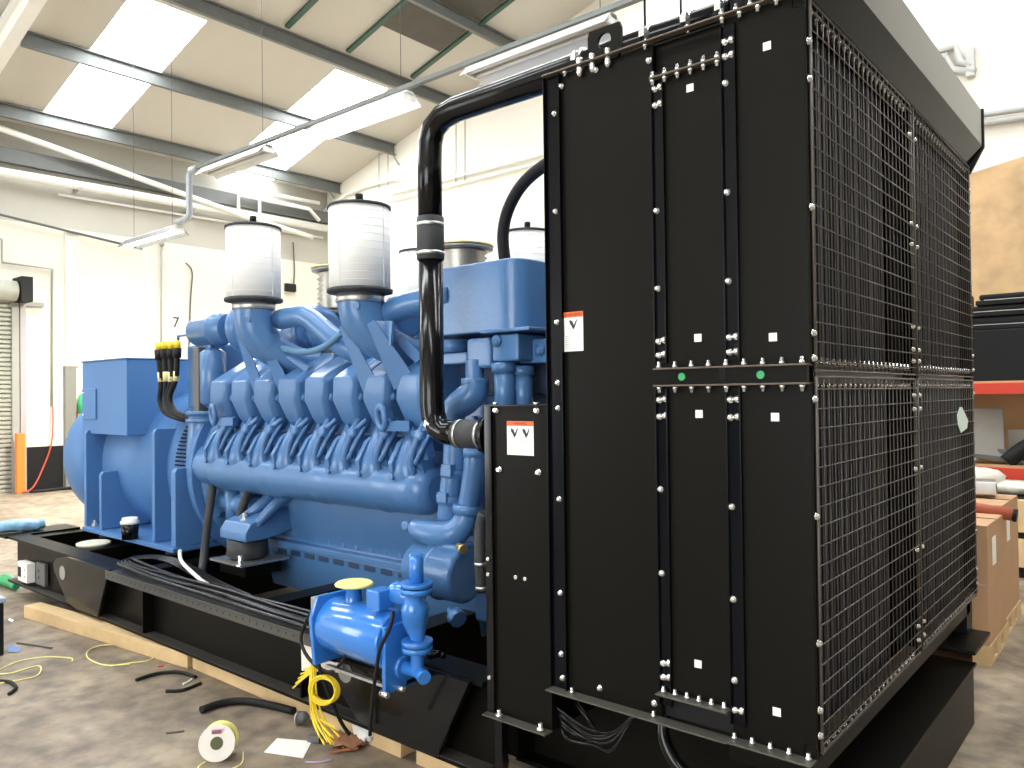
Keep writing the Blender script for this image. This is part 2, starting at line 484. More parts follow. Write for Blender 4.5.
tag(m.build('wall_rod', GREY, None), 'thin vertical rod with a round top on the bright left wall', 'conduit')
m = MB(); m.tube([(XL + .04, 6.2, 4.75), (XL + .04, 6.35, 4.55), (XL + .04, 6.3, 3.9), (XL + .04, 6.25, 2.6)], .018, 8, 4)
tag(m.build('loose_cable', GREYD, None), 'loose dark cable with a bent top hanging on the left wall', 'cable')
m = MB(); m.tube([(XL + .04, 9.0, 5.6), (XL + .04, 9.03, 4.9), (XL + .04, 9.0, 4.5)], .018, 8, 3)
o = tag(m.build('socket_cable', GREYD, None, loc=(XL + .04, 9, 5.0)), 'dark cable dropping to a small plug on the wall near the corner', 'cable')
MB().box(XL, XL + .1, 8.75, 9.05, 4.35, 4.55).build('plug', BLACKD, o, .02)
o = text('7', .33, INK, None, (XL + .012, 5.98, 3.40), (PI / 2, 0, PI / 2), 'wall_number')
tag(o, 'black figure 7 painted on the cream left wall', 'number')
# hose reel / green bottle glimpsed behind the alternator
o = thing('wall_bottle', 'small green and orange bottle hung on the left wall behind the alternator', 'bottle', (XL + .14, 3.99, 1.05))
b = wloc(o)
MB().lathe(b, (0, 0, 1), [(0, .08), (.02, .10), (.40, .10)], 16).build('body', M('bottle_orange', (.55,.2,.08), .5), o)
MB().lathe(b + Vector((0, 0, .40)), (0, 0, 1), [(0, .10), (.28, .10), (.36, .08), (.40, .04)], 16).build('shoulder', GREEN, o)
MB().cyl(b + Vector((0, 0, .79)), b + Vector((0, 0, .86)), .03).build('valve', BRASS, o)
MB().box(XL, XL + .04, 3.96, 4.02, 1.15, 1.6).build('wall_bracket', GREY, o)

# back wall details
m = MB(); m.tube([(-13.5, YB - .08, 6.58), (-5.2, YB - .08, 6.55)], .035, 8)
tag(m.build('wall_pipe', WHITEP, None), 'upper of the two thin pale pipes along the back wall', 'pipe')
m = MB(); m.tube([(-13.5, YB - .08, 6.42), (-5.2, YB - .08, 6.40)], .03, 8)
tag(m.build('wall_pipe', WHITEP, None), 'lower of the two thin pale pipes along the back wall', 'pipe')
m = MB(); m.tube([(-17.106,10,6.089), (-15.159,10,6.834), (-13.081,10,6.879)], .03, 8, 3)
tag(m.build('corner_conduit', WHITEP, None), 'pale conduit climbing the back wall behind the nearer air filter', 'conduit')
for i, px in enumerate((457, 465, 383, 391)):
    pass
for w_, p, q in (('left', (-11.22,10,7.776), (-11.241,10,6.447)), ('right', (-10.945,10,7.756), (-10.967,10,6.397))):
    m = MB(); m.tube([p, q], .012, 6)
    tag(m.build('hanger_rod', GREY, None), w_ + ' of the two thin rods seen on the wall inside the black pipe bend', 'rod', 'rods inside the black pipe loop')
for w_, p, q in (('left', (-13.827,10,7.701), (-13.845,10,6.583)), ('right', (-13.499,10,7.584), (-13.515,10,6.527))):
    m = MB(); m.tube([p, q], .012, 6)
    tag(m.build('hanger_rod', GREY, None), w_ + ' of the two thin rods under the purlin end above the nearer filter', 'rod', 'rods above the taller filter')
for w_, p, q in (('upper', (-13.111,10,7.194), (-13.426,10,7.616)), ('lower', (-15.61,10,6.835), (-15.9,10,7.171))):
    m = MB(); m.tube([Vector(p), Vector(q)], .02, 6)
    tag(m.build('purlin_cleat', GREY, None), w_ + ' small sloping cleat under a purlin end at the back wall', 'bracket', 'purlin end cleats')
m = MB()
m.tube([(-2.089,10.03,6.571), (-1.438,10.03,6.599), (-1.379,10.03,6.341), (-1.233,10.03,6.243)], .055, 10)
m.tube([(-2.092,10.03,6.395), (-1.553,10.03,6.476), (-1.481,10.03,6.256), (-1.198,10.03,6.149)], .055, 10)
m.box(-1.95, -1.85, 9.98, YB - .004, 6.2, 6.75)
m.box(-1.30, -1.2, 9.98, YB - .004, 6.1, 6.5)
tag(m.build('bent_conduit', M('conduit_grey', (.5,.5,.48), .5), None), 'pair of bent grey conduits high on the wall above the radiator', 'conduit')
m = MB()
m.tube([(-3.0, YB - .08, 5.68), (0.5, YB - .08, 5.40)], .04, 8)
tag(m.build('upper_conduit', M('conduit_grey2', (.45,.45,.43), .5), None), 'upper horizontal conduit on the wall right of the radiator top', 'conduit')
m = MB(); m.tube([(-3.0, YB - .08, 5.56), (0.5, YB - .08, 5.28)], .04, 8)
tag(m.build('lower_conduit', M('conduit_grey3', (.45,.45,.43), .5), None), 'lower horizontal conduit on the wall right of the radiator top', 'conduit')

# cables hanging in front of the back wall, above the radiator
for px, z0 in ((645, 3.2), (681, 3.2)):
    pass
for p, lab in (((-2.328,3,4.65), 'left of the two dark suspension cables hanging behind the radiator top'), ((-2.009,3,4.63), 'right of the two dark suspension cables hanging behind the radiator top')):
    m = MB(); m.tube([p, (p[0], p[1], rz(p[0]) - .05)], .009, 6); m.tube([p, (p[0], p[1], p[2] - .6)], .009, 6)
    tag(m.build('suspension_cable', BLACKD, None, loc=p), lab, 'cable')

# ------------------------------------------------------------------ fluorescent lights on a trunking line
LY = 3.6
LZ = 5.22
m = MB(); m.box(-10.7, 2.0, LY - .03, LY + .03, LZ + .03, LZ + .08)
tag(m.build('light_trunking', GALV, None), 'long grey trunking rail carrying the suspended strip lights', 'trunking')
m = MB(); m.tube([(-10.55, LY, LZ + .05), (-10.75, LY, LZ + .05), (-10.8, LY, LZ - .02), (-10.8, LY, LZ - .62), (-10.85, LY, LZ - .68), (-11.2, LY, LZ - .7)], .05, 10)
tag(m.build('drop_conduit', M('conduit_blue', (.42,.46,.50), .4, .4), None), 'grey drop conduit stepping down from trunking to the lower strip light', 'conduit')

REFL = M('reflector_white', (.72,.72,.68), .3, .2)
def strip_light(x0, x1, z, lit, label, power=120, shell=None):
    t = thing('strip_light', label, 'strip light', ((x0 + x1) / 2, LY, z), 'suspended strip lights')
    y = LY
    MB().box(x0, x1, y - .05, y + .05, z - .01, z + .04).build('spine', WHITE if lit else GREY, t, .006)
    for s in (-1, 1):
        m = MB()
        m.add([(x0, y + s * .045, z + .03), (x1, y + s * .045, z + .03), (x1, y + s * .17, z - .10), (x0, y + s * .17, z - .10),
               (x0, y + s * .045, z + .035), (x1, y + s * .045, z + .035), (x1, y + s * .175, z - .095), (x0, y + s * .175, z - .095)],
              [(0, 1, 2, 3), (7, 6, 5, 4), (0, 3, 7, 4), (1, 5, 6, 2), (2, 6, 7, 3), (0, 4, 5, 1)])
        m.build('reflector', shell or (WHITE if lit else REFL), t)
    for s in (-1, 1):
        m = MB(); m.cyl((x0 + .03, y + s * .055, z - .045), (x1 - .03, y + s * .055, z - .045), .019, 12)
        m.build('tube', TUBEM if lit else WHITE, t)
    for x in (x0 + .015, x1 - .015):
        MB().box(x - .015, x + .015, y - .09, y + .09, z - .07, z + .01).build('end_holder', WHITE, t)
    for x in ((x1 - .15,) if z > 5 else (x0 + .25, x1 - .2)):
        m = MB(); m.tube([(x, y, z + .03), (x, y, rz(x) - .02)], .004, 6)
        m.build('suspension_wire', GREYD, t)
    if lit:
        area_light('tube_glow', ((x0 + x1) / 2, y, z - .11), x1 - x0, .2, power, (0, 0, 0), (1, .95, .84))
    return t
strip_light(-4.80, -3.0, LZ - .04, False, 'unlit strip light with open reflector directly behind the lifting lug')
strip_light(-7.5, -5.75, LZ - .04, True, 'brightly lit white strip light below the second rooflight')
strip_light(-10.3, -8.6, LZ - .04, False, 'unlit strip light between the lit one and the left wall')
strip_light(-12.95, -11.15, LZ - .78, True, 'lit strip light hanging lowest, close to the left wall', 480, GALV)

# ------------------------------------------------------------------ racking and clutter on the right
o = thing('pallet_rack', 'red beamed pallet rack loaded with black crates behind the radiator', 'rack', (-1.0, 7.6, 0))
for i, z in enumerate((1.80, 0.92)):
    for y in (7.0, 8.0):
        MB().box(-2.6, 0.9, y, y + .05, z - .12, z).build('beam', RED, o, .006)
    m = MB(); m.box(-2.6, .9, 7.02, 8.03, z, z + .02)
    m.build('shelf_board', PLY, o)
for x in (-2.65, .9):
    for y in (7.0, 8.0):
        MB().box(x - .04, x + .04, y - .04, y + .05, 0, 2.4).build('upright', GREYD, o)
MB().box(-2.6, .85, 8.06, 8.09, .94, 1.7).build('back_board', PLY, o)

m = MB()
m.rbox((-.6, 8.5, 3.13), (1.7, .03, 2.6), ry=math.radians(-10))
m.build('plywood_sheet', M('sheet_ply', (.56,.37,.19), .65, 0, .5, 3.2, .1, 30), None, 0, loc=(-.6, 8.5, 1.82))
tag(bpy.data.objects['plywood_sheet'], 'large brown plywood sheet standing above the rack by the wall', 'board')

o = thing('storage_crate', 'large black crate on the top shelf of the red rack', 'crate', (-.3, 7.5, 1.82))
MB().box(-1.5, .8, 7.05, 7.95, 1.82, 2.36).build('body', M('crate_black', (.009,.010,.011), .6, spec=.25), o, .01)
for i, (z0, z1, x0, x1, lab) in enumerate(((2.365, 2.50, -.85, .35, 'flat black case lying on the black crate, lowest of its stack'),
                                    (2.505, 2.62, -.85, .25, 'flat black case in the middle of the stack on the crate'),
                                    (2.625, 2.74, -.75, .15, 'flat black case on top of the stack on the crate'))):
    t = thing('flat_case', lab, 'case', ((x0 + x1) / 2, 7.4, z0))
    MB().box(x0, x1, 7.1, 7.85, z0, z0 + .05).build('base', BLACKD, t, .008)
    MB().box(x0 + .03, x1 - .03, 7.12, 7.83, z0 + .055, z1).build('lid', BLACKD, t, .02)
    MB().box(x0 + .08, x1 - .1, 7.094, 7.11, z0 + .048, z0 + .056).build('edge_strip', STEEL, t)
o = MB().box(-1.25, -.88, 7.1, 7.8, 2.365, 2.80).build('upright_case', BLACKD, None, .02)
tag(o, 'tall narrow black case beside the flat cases on the crate', 'case')

o = tag(MB().rbox((-.72, 7.3, 1.25), (.35, .12, .55), rz=.3, rx=-.15).build('storage_partition', M('pale_panel', (.33,.31,.28), .6), None, .01), 'pale grey panel standing on the middle shelf of the rack', 'panel')
o = tag(MB().rbox((-.45, 7.5, 1.12), (.16, .05, .35), rz=.2).build('storage_card', M('pale_panel2', (.45,.42,.38), .6), None), 'small pale card standing on the middle shelf of the rack', 'panel')
for i, (dx, dz, r, lab) in enumerate(((0, 0, .035, 'lowest grey profile bar lying along the middle rack shelf'), (.05, .07, .03, 'upper grey profile bar lying along the middle rack shelf'))):
    o = tag(MB().rbox((-.62 + dx, 7.2 + i * .1, 1.0 + dz), (.9, .1, .05), rz=.05, ry=.10).build('profile_bar', GREYD, None, .006), lab, 'bar')
m = MB(); m.tube([(-.5, 7.15, .97), (-.3, 7.2, 1.15), (-.1, 7.3, 1.2), (0.05, 7.4, 1.0), (-.15, 7.3, .96)], .08, 10, 4)
tag(m.build('cable_bundle', BLACKD, None), 'black bundle of cable heaped on the middle rack shelf', 'cable')

# pallets with cardboard cartons
def pallet(x0, x1, y0, y1, label):
    t = thing('pallet', label, 'pallet', ((x0 + x1) / 2, (y0 + y1) / 2, 0))
    for x in (x0 + .05, (x0 + x1) / 2, x1 - .05):
        for y in (y0 + .07, (y0 + y1) / 2, y1 - .07):
            MB().box(x - .05, x + .05, y - .07, y + .07, .02, .10).build('block', WOOD, t)
        MB().box(x - .05, x + .05, y0, y1, 0, .02).build('skid_board', WOOD, t)
    n = 7
    for i in range(n):
        y = y0 + (y1 - y0) * (i + .5) / n
        MB().box(x0, x1, y - .055, y + .055, .10, .125).build('deck_board', WOOD, t)
    return t
def carton(x0, x1, y0, y1, z0, z1, label):
    t = thing('carton', label, 'cardboard box', ((x0 + x1) / 2, (y0 + y1) / 2, z0))
    MB().box(x0, x1, y0, y1, z0, z1 - .004).build('body', CARD, t, .004)
    MB().box(x0, x1, (y0 + y1) / 2 - .004, (y0 + y1) / 2 - .001, z1 - .004, z1).build('flap_seam', BLACKD, t)
    MB().box(x1, x1 + .003, y0 + .16, y0 + .28, z1 - .28, z1 - .10).build('label_sheet', PAPER, t)
    MB().box(x0 + .01, x1 - .01, y0 - .002, y0, z0 + .38, z0 + .382).build('strap', STEEL, t)
    return t
pallet(-.95, -.04, 3.2, 3.86, 'wooden pallet under the nearer cardboard box by the radiator')
carton(-.93, -.045, 3.2, 3.85, .127, .885, 'nearer tall cardboard box on a pallet beside the radiator')
pallet(-.95, -.06, 3.92, 4.6, 'wooden pallet under the further cardboard box')
carton(-.93, -.065, 3.9, 4.58, .127, .93, 'further cardboard box behind the first one by the radiator')
o = thing('cardboard_tube', 'red brown tube lying across the cardboard boxes', 'tube', (-.5, 3.9, .94))
MB().tube([(-0.499,3.8,0.942), (0.012,3.8,0.88)], .042, 14).build('tube_body', M('tube_red', (.42,.10,.05), .5), o)
MB().cyl((0.012,3.8,0.88), (0.035,3.8,0.877), .044, 14).build('end_cap', BLACKD, o)
# wooden crate behind
o = thing('wooden_crate', 'pale wooden crate on the floor below the rack shelf', 'crate', (-.1, 6.3, 0))
MB().box(-1.0, .9, 6.0, 6.9, .1, .36).build('lower_panel', WOOD, o, .01)
MB().box(-1.0, .9, 6.0, 6.9, .42, .72).build('upper_panel', WOOD, o, .01)
MB().box(-.95, .85, 6.04, 6.86, .0, .73).build('inner_body', BLACKD, o)
o = thing('plastic_bag', 'crumpled pale plastic bag on the wooden crate', 'bag', (-.62, 6.3, .74))
m = MB()
rnd = random.Random(3)
m.ball((-.66, 6.3, .86), .22, 14, (1.2, .8, .55)); m.ball((-.35, 6.3, .80), .2, 14, (1.2, .8, .3))
m.v = [(a + rnd.uniform(-.03, .03), b, c + rnd.uniform(-.02, .02)) for a, b, c in m.v]
m.build('bag_body', M('bag_white', (.70,.68,.58), .5), o)
o = tag(MB().rbox((-.28, 4.35, 1.0), (.22, .24, .10), rz=.2).build('metal_tray', STEEL, None, .01), 'small shiny metal tray on the further cardboard box', 'tray')
m = MB(); m.add([(.05, 5.6, .004), (.35, 5.5, .004), (.42, 5.9, .012), (.12, 6.0, .004)], [(0, 1, 2, 3)])
tag(m.build('paper_scrap', PAPER, None), 'white paper scrap on the floor behind the cardboard boxes', 'paper')

# ================================================================== SKID
SKX0, SKX1 = -7.25, -.26
o = sk = thing('skid_frame', 'long black steel skid frame carrying the generator set on timbers', 'skid', (-3.5, 1.28, .1))
def ibeam(name, x0, x1, yc, w=.17, z0=.1, z1=.508):
    m = MB(); m.box(x0, x1, yc - w / 2, yc + w / 2, z0, z0 + .022); m.box(x0, x1, yc - w / 2, yc + w / 2, z1 - .022, z1)
    m.box(x0, x1, yc - .008, yc + .008, z0 + .022, z1 - .022)
    return m.build(name, BLACK, sk, .002, 1)
ibeam('side_beam', SKX0, -1.42, .085)
MB().box(SKX0 - .34, SKX0, -.02, .62, .486, .508).build('end_shelf', BLACK, sk, .002, 1)
MB().box(SKX0, -1.42, -.004, .077, .122, .125).build('flange_edge', M('dusty_flange', (.055,.05,.045), .45, 0, .5, 9), sk)
ibeam('side_beam', -1.42, SKX1, .30)
ibeam('side_beam', SKX0, SKX1, 2.47)
for x in (SKX0 + .08, -6.1, -4.95, -3.4, -2.3, -1.45):
    MB().box(x - .08, x + .08, .17, 2.385, .14, .49).build('cross_member', BLACK, sk, .002, 1)
# end beam under the guard with its ledge
m = MB(); m.box(-.25, .06, .0, 2.19, .305, .32); m.box(.03, .045, 0, 2.19, .0, .305)
m.build('end_beam', BLACK, sk, .002, 1)
MB().box(-.2, .07, 2.10, 2.53, .38, .40).build('end_ledge', BLACK, sk, .002, 1)
MB().box(-.12, -.02, 2.40, 2.55, .40, .578).build('end_post', BLACK, sk, .002, 1)
MB().box(-.30, -.02, .02, 2.5, .50, .578).build('base_channel', BLACK, sk, .002, 1)
# lifting lugs on the near web
def lug(x, label=None):
    m = MB(); y0, y1 = -.035, -.005
    poly = [(x - .36, .15), (x - .42, .20), (x - .62, .36), (x - .64, .42), (x - .58, .47), (x - .35, .506), (x + .40, .506), (x + .20, .13), (x - .2, .125)]
    m.prism(poly, 'y', y0, y1)
    p = m.build('lifting_lug', BLACKG, sk, .003, 1)
    MB().lathe((x - .45, -.034, .37), (0, -1, 0), [(0, .055), (.004, .055)], 20).build('lug_hole', GREY, p)
    return p
lug(-5.45)
lug(-1.87)
# stiffeners
for x in (-4.6, -2.75):
    MB().box(x - .006, x + .006, .0, .08, .122, .486).build('stiffener', BLACK, sk)
# scuffs of paint / tape residue on the web
# perforated cable tray along the top of the beam
t = thing('cable_tray', 'perforated grey cable tray running along the top of the near skid beam', 'cable tray', (-3.4, .02, .53))
m = MB()
x0, x1 = -4.95, -1.9
m.box(x0, x1, -.10, -.095, .47, .53)
m.box(x0, x1, -.10, .10, .515, .518)
m.build('tray_channel', M('tray_grey', (.10,.10,.095), .35, .5), t)
m = MB()
xx = x0 + .05
while xx < x1:
    m.lathe((xx, -.1005, .50), (0, -1, 0), [(0, .007), (.001, .007)], 8); xx += .07
m.build('slots', INK, t)
def cable(name, pts, r, mat, label, cat='cable', group=None, seg=8, sm=5):
    m = MB(); m.tube(pts, r, seg, sm)
    return tag(m.build(name, mat, None), label, cat, group)
tr = random.Random(21)
for i in range(5):
    yy = -.07 + i * .034
    w = [tr.uniform(-.022, .022) for _ in range(12)]
    cable('tray_cable', [(-1.7, yy + w[0], .55 + abs(w[1])), (-2.3, yy + w[2], .55 + abs(w[3])), (-2.9, yy + w[4], .545 + abs(w[5])), (-3.6, yy + w[6], .55 + abs(w[7])), (-4.2, yy + w[8], .55 + abs(w[9])), (-4.7 - .03 * i, yy + .02, .55 + abs(w[10])), (-5.0 - .02 * i, yy + .09, .56), (-4.9, .22 + .02 * i, .565), (-4.6, .27 + .02 * i, .53), (-4.2, .30 + .025 * i, .44), (-3.4, .32 + .03 * i, .36)], .013, BLACKG,
          ('outermost', 'second from outside', 'middle', 'second from inside', 'innermost')[i] + ' black cable of the bundle looping along the skid tray', 'cable', 'black cables on the tray')
cable('white_cable', [(-4.75, .35, .62), (-4.5, .22, .66), (-4.35, .16, .62), (-4.05, .12, .56), (-3.95, .13, .53)], .013, WHITE, 'white cable arching beside the engine mount above the tray')

# timbers
def timber(x0, x1, y0, y1, z0, z1, label, rot=0):
    m = MB(); m.rbox(((x0 + x1) / 2, (y0 + y1) / 2, (z0 + z1) / 2), (x1 - x0, y1 - y0, z1 - z0), rot)
    return tag(m.build('timber_beam', WOOD, None, .004, 1), label, 'timber')
timber(-6.22, -4.02, -.095, .035, 0, .098, 'long pale timber lying under the far end of the skid', .106)
timber(-4.0, -2.0, .045, .165, 0, .098, 'pale timber under the middle of the skid, behind the yellow coil')
timber(-1.9, -.7, .05, .18, 0, .098, 'pale timber under the skid nearest the radiator')
timber(-.6, -.3, .25, .36, 0, .098, 'timber packing under the radiator end of the skid')
for y0 in (2.4,):
    timber(-6.5, -3.4, y0, y0 + .12, 0, .098, 'timber under the hidden rear beam of the skid')

# ================================================================== ALTERNATOR
AX, AY, AZ, AR = -6.1, 1.28, 1.16, .68
al = thing('alternator', 'big blue alternator with a square terminal box at the far end', 'alternator', (AX, AY, .56))
MB().box(-6.72, -5.02, .43, 2.13, .555, .59).build('foot_plate', ALTB, al, .004)
m = MB(); m.lathe((-7.78, AY, AZ), (1, 0, 0), [(0, .52), (.02, .58), (.10, .655), (.24, .70), (.42, .715), (.86, .715)], 48)
m.build('end_bell', ALTB, al, 0)
MB().lathe((-6.92, AY, AZ), (1, 0, 0), [(0, .715), (.1, .715), (.1, .68), (1.45, .68), (1.45, .71), (1.52, .71)], 56).build('stator_body', ALTB, al)
m = MB(); m.lathe((-5.4, AY, AZ), (1, 0, 0), [(0, .72), (.07, .72), (.08, .66), (.42, .66), (.42, .76), (.50, .76)], 56)
m.build('adapter_housing', ALTB, al)
m = MB()
for k in range(26):
    a = math.radians(133 + k * 2.7)
    c = Vector((-5.28, AY + math.cos(a) * .672, AZ + math.sin(a) * .672))
    m.rbox(c, (.17, .020, .012), rx=a)
m.build('vent_louvre', BLACKD, al)
def leg(x, ztop, R=.68, th=.05, tip=.10, y0=.46):
    poly = [(y0, .592), (y0, ztop - .03), (y0 + .02, ztop)]
    zz = ztop
    n = 10
    for k in range(n + 1):
        z = ztop + (.60 - ztop) * k / n
        dz = min(abs(z - AZ), R * .995)
        y = AY - math.sqrt(R * R - dz * dz) + .012
        if k == 0: y = max(y, y0 + tip)
        poly.append((min(y, 1.05), z))
    m = MB(); m.prism(poly, 'x', x - th, x)
    return m.build('leg', ALTB, al, .004, 1)
leg(-6.70, 1.46)
leg(-6.38, 1.10, tip=.03)
leg(-5.38, 1.50)
leg(-5.04, 1.20, .70, .07)
tb = MB().box(-6.88, -5.96, .50, 2.0, 1.43, 2.085).build('terminal_box', ALTB, al, .006)
MB().box(-6.89, -5.95, .49, 2.01, 2.085, 2.097).build('box_lid', ALTB, tb, .004)
MB().box(-6.85, -6.56, .485, .503, 1.56, 1.84).build('access_cover', ALTB, tb, .006)
for z in (1.60, 1.80):
    MB().lathe((-6.82, .486, z), (0, -1, 0), [(0, .012), (.008, .010)], 10).build('screw', ZINC, tb)
MB().box(-6.75, -6.1, .82, 1.74, 1.2, 1.46).build('box_saddle', ALTB, al)
bolt_m = MB(); bolt_m.lathe((0, 0, 0), (0, 0, 1), [(0, .03), (.035, .03), (.035, .016), (.06, .016)], 6, smooth=False)
for x, y in ((-6.66, .52), (-5.9, .50), (-5.12, .5)):
    link = MB(); link.lathe((x, y, .59), (0, 0, 1), [(0, .03), (.03, .03), (.03, .016), (.055, .016)], 6, smooth=False)
    link.build('foot_bolt', ZINC, al)
for x, y in ((-6.5, .6), (-5.25, .6), (-6.5, 1.95), (-5.25, 1.95)):
    t = MB().lathe((x, y, .508), (0, 0, 1), [(0, .11), (.045, .085)], 20).build('rubber_mount', RUBBER, al)
o = thing('mug', 'black mug with a white lid standing on the blue alternator foot plate', 'mug', (-5.712,0.411,0.592))
b = wloc(o)
MB().lathe(b, (0, 0, 1), [(0, .062), (.125, .07)], 20).build('body', BLACKG, o)
MB().lathe(b + Vector((0, 0, .126)), (0, 0, 1), [(0, .072), (.02, .074), (.03, .06), (.05, .06)], 20).build('lid', WHITE, o)
o = thing('paint_tin', 'white lidded tub standing on the skid behind the near beam', 'tub', (-6.73,0.356,0.3))
b = wloc(o)
b = Vector((-6.22, .33, .30)); o.location = b; WLOC[o.name] = b
MB().lathe(b, (0, 0, 1), [(0, .11), (.20, .125)], 24).build('body', M('tub_grey', (.5,.52,.52), .4), o)
MB().lathe(b + Vector((0, 0, .2)), (0, 0, 1), [(0, .135), (.02, .135), (.025, .12)], 24).build('lid', M('tub_lid', (.80,.78,.62), .4), o)
MB().box(-6.4, -6.0, .18, .5, .27, .298).build('tub_shelf', BLACK, sk)

# ================================================================== ENGINE
en = thing('diesel_engine', 'large blue sixteen cylinder diesel engine mounted on the skid', 'engine', (-3.4, 1.28, .45))
EY = 1.28
def mir(p): return (p[0], 2 * EY - p[1], p[2])
# crankcase and oil pan
m = MB()
cc = [(.86, .34), (.82, .62), (.82, .66), (.86, .70), (.84, .76), (.80, .96), (.78, 1.5), (.95, 1.75)]
poly = cc + [(2 * EY - a, b) for a, b in cc[::-1]]
m.prism(poly, 'x', -4.35, -2.2)
m.build('crankcase', BLUE, en, .02)
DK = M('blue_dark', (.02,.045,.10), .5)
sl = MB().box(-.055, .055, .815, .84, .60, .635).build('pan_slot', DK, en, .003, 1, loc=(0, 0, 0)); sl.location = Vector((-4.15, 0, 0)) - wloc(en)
for k in range(1, 12):
    link_part(sl, en, (-4.15 + .165 * k, 0, 0))
pb = MB().lathe((0, .862, .735), (0, -1, 0), [(0, .02), (.018, .018)], 8).build('pan_bolt', BLUE, en, loc=(0, 0, 0)); pb.location = Vector((-4.2, 0, 0)) - wloc(en)
for k in range(1, 14):
    link_part(pb, en, (-4.2 + .145 * k, 0, 0))
MB().box(-4.4, -2.15, .79, 1.77, .655, .70).build('pan_flange', BLUE, en, .006)
# flywheel housing
m = MB(); m.lathe((-4.9, EY, AZ), (1, 0, 0), [(0, .70), (.05, .70), (.06, .62), (.45, .60), (.5, .66), (.55, .66)], 40)
m.build('flywheel_housing', BLUE, en)
m = MB()
for k in range(14):
    a = math.radians(120 + k * 9)
    m.lathe((-4.85, EY + math.cos(a) * .66, AZ + math.sin(a) * .66), (1, 0, 0), [(0, .022), (.04, .022)], 6)
m.build('housing_bolt_ring', BLUE, en)

NX = 8
X0, DX = -4.56, .298
# cylinder heads / rocker covers, near bank then far bank
prof = [(.86, 1.42), (.70, 1.46), (.585, 1.60), (.535, 1.72), (.54, 1.86), (.60, 1.90), (.86, 2.05), (1.0, 2.0), (1.08, 1.75)]
def head_mesh(bank):
    m = MB()
    P = prof if bank > 0 else [(2 * EY - a, b) for a, b in prof]
    cy = sum(p[0] for p in P) / len(P); cz = sum(p[1] for p in P) / len(P)
    n = len(P)
    if bank < 0: P = P[::-1]
    rings = []
    # wider at the top outside, drawn in toward the bottom
    for x, sc in ((-.115, .84), (-.09, 1.0), (.09, 1.0), (.118, .84)):
        rings.append([(x * (1.0 if z > 1.6 else .78), cy + (y - cy) * sc, cz + (z - cz) * sc) for y, z in P])
    vs = [p for r in rings for p in r]
    fs = []
    for i in range(3):
        for k in range(n):
            fs.append((i * n + k, i * n + (k + 1) % n, (i + 1) * n + (k + 1) % n, (i + 1) * n + k))
    fs.append(tuple(range(n))[::-1]); fs.append(tuple(range(3 * n, 4 * n)))
    m.add(vs, [f[::-1] for f in fs], True)
    return m
hm = head_mesh(1)
h0 = hm.build('rocker_cover', BLUE, en, .012, loc=(0, 0, 0))
h0.location = Vector((X0, 0, 0)) - wloc(en)
for i in range(1, NX):
    link_part(h0, en, (X0 + DX * i, 0, 0))
h1 = head_mesh(-1).build('rocker_cover', BLUE, en, .012, loc=(0, 0, 0))
h1.location = Vector((X0, 0, 0)) - wloc(en)
for i in range(1, NX):
    link_part(h1, en, (X0 + DX * i, 0, 0))
nb_ = MB().lathe((0, 0, 0), (.5, -1, .3), [(-.02, .035), (.01, .03), (.025, .018)], 14).build('cover_boss', BLUE, en, 0, loc=(0, 0, 0))
nb_.location = Vector((X0 + .10, .60, 1.74)) - wloc(en)
for i in range(1, NX):
    link_part(nb_, en, (X0 + .10 + DX * i, .60, 1.74))
# cylinder head blocks beneath the covers
MB().prism([(.80, 1.40), (.66, 1.50), (.74, 1.72), (1.0, 1.9), (1.1, 1.6)], 'x', X0 - .12, X0 + DX * 7 + .12).build('cylinder_head_rail', BLUE, en, .01)
# injection pump pockets: small pipes and brackets between covers and manifold
def pocket(x):
    m = MB()
    m.tube([(x - .09, .60, 1.56), (x - .02, .55, 1.52), (x + .05, .56, 1.55), (x + .09, .60, 1.60)], .016, 8, 4)
    m.tube([(x + .02, .60, 1.60), (x + .02, .53, 1.50), (x - .02, .52, 1.38), (x - .03, .55, 1.30)], .020, 8, 4)
    m.tube([(x + .07, .62, 1.58), (x + .06, .54, 1.46), (x + .01, .52, 1.36)], .014, 8, 4)
    m.rbox((x + .02, .58, 1.47), (.09, .06, .17), rx=.25)
    m.lathe((x + .03, .555, 1.52), (0, -1, .15), [(0, .035), (.03, .035), (.035, .02)], 10)
    m.rbox((x - .01, .60, 1.37), (.07, .09, .12), rx=.35)
    return m
pk = pocket(0).build('injector_pipework', BLUE, en, 0, loc=(0, 0, 0))
pk.location = Vector((X0 + .07, 0, 0)) - wloc(en)
for i in range(1, NX):
    link_part(pk, en, (X0 + .07 + DX * i, 0, 0))
# coolant / charge manifold: lower tube
MC = (.66, 1.205)
m = MB(); m.lathe((X0 - .12, MC[0], MC[1]), (1, 0, 0), [(0, .12), (.02, .15), (.04, .155)] + [(q, .155 if abs(((q - .16) % .596) - .298) < .27 else .165) for q in [.1 + .0497 * k for k in range(43)]] + [(2.26, .15), (2.31, .12), (2.33, .08)], 28)
m.build('manifold_tube', BLUE, en)
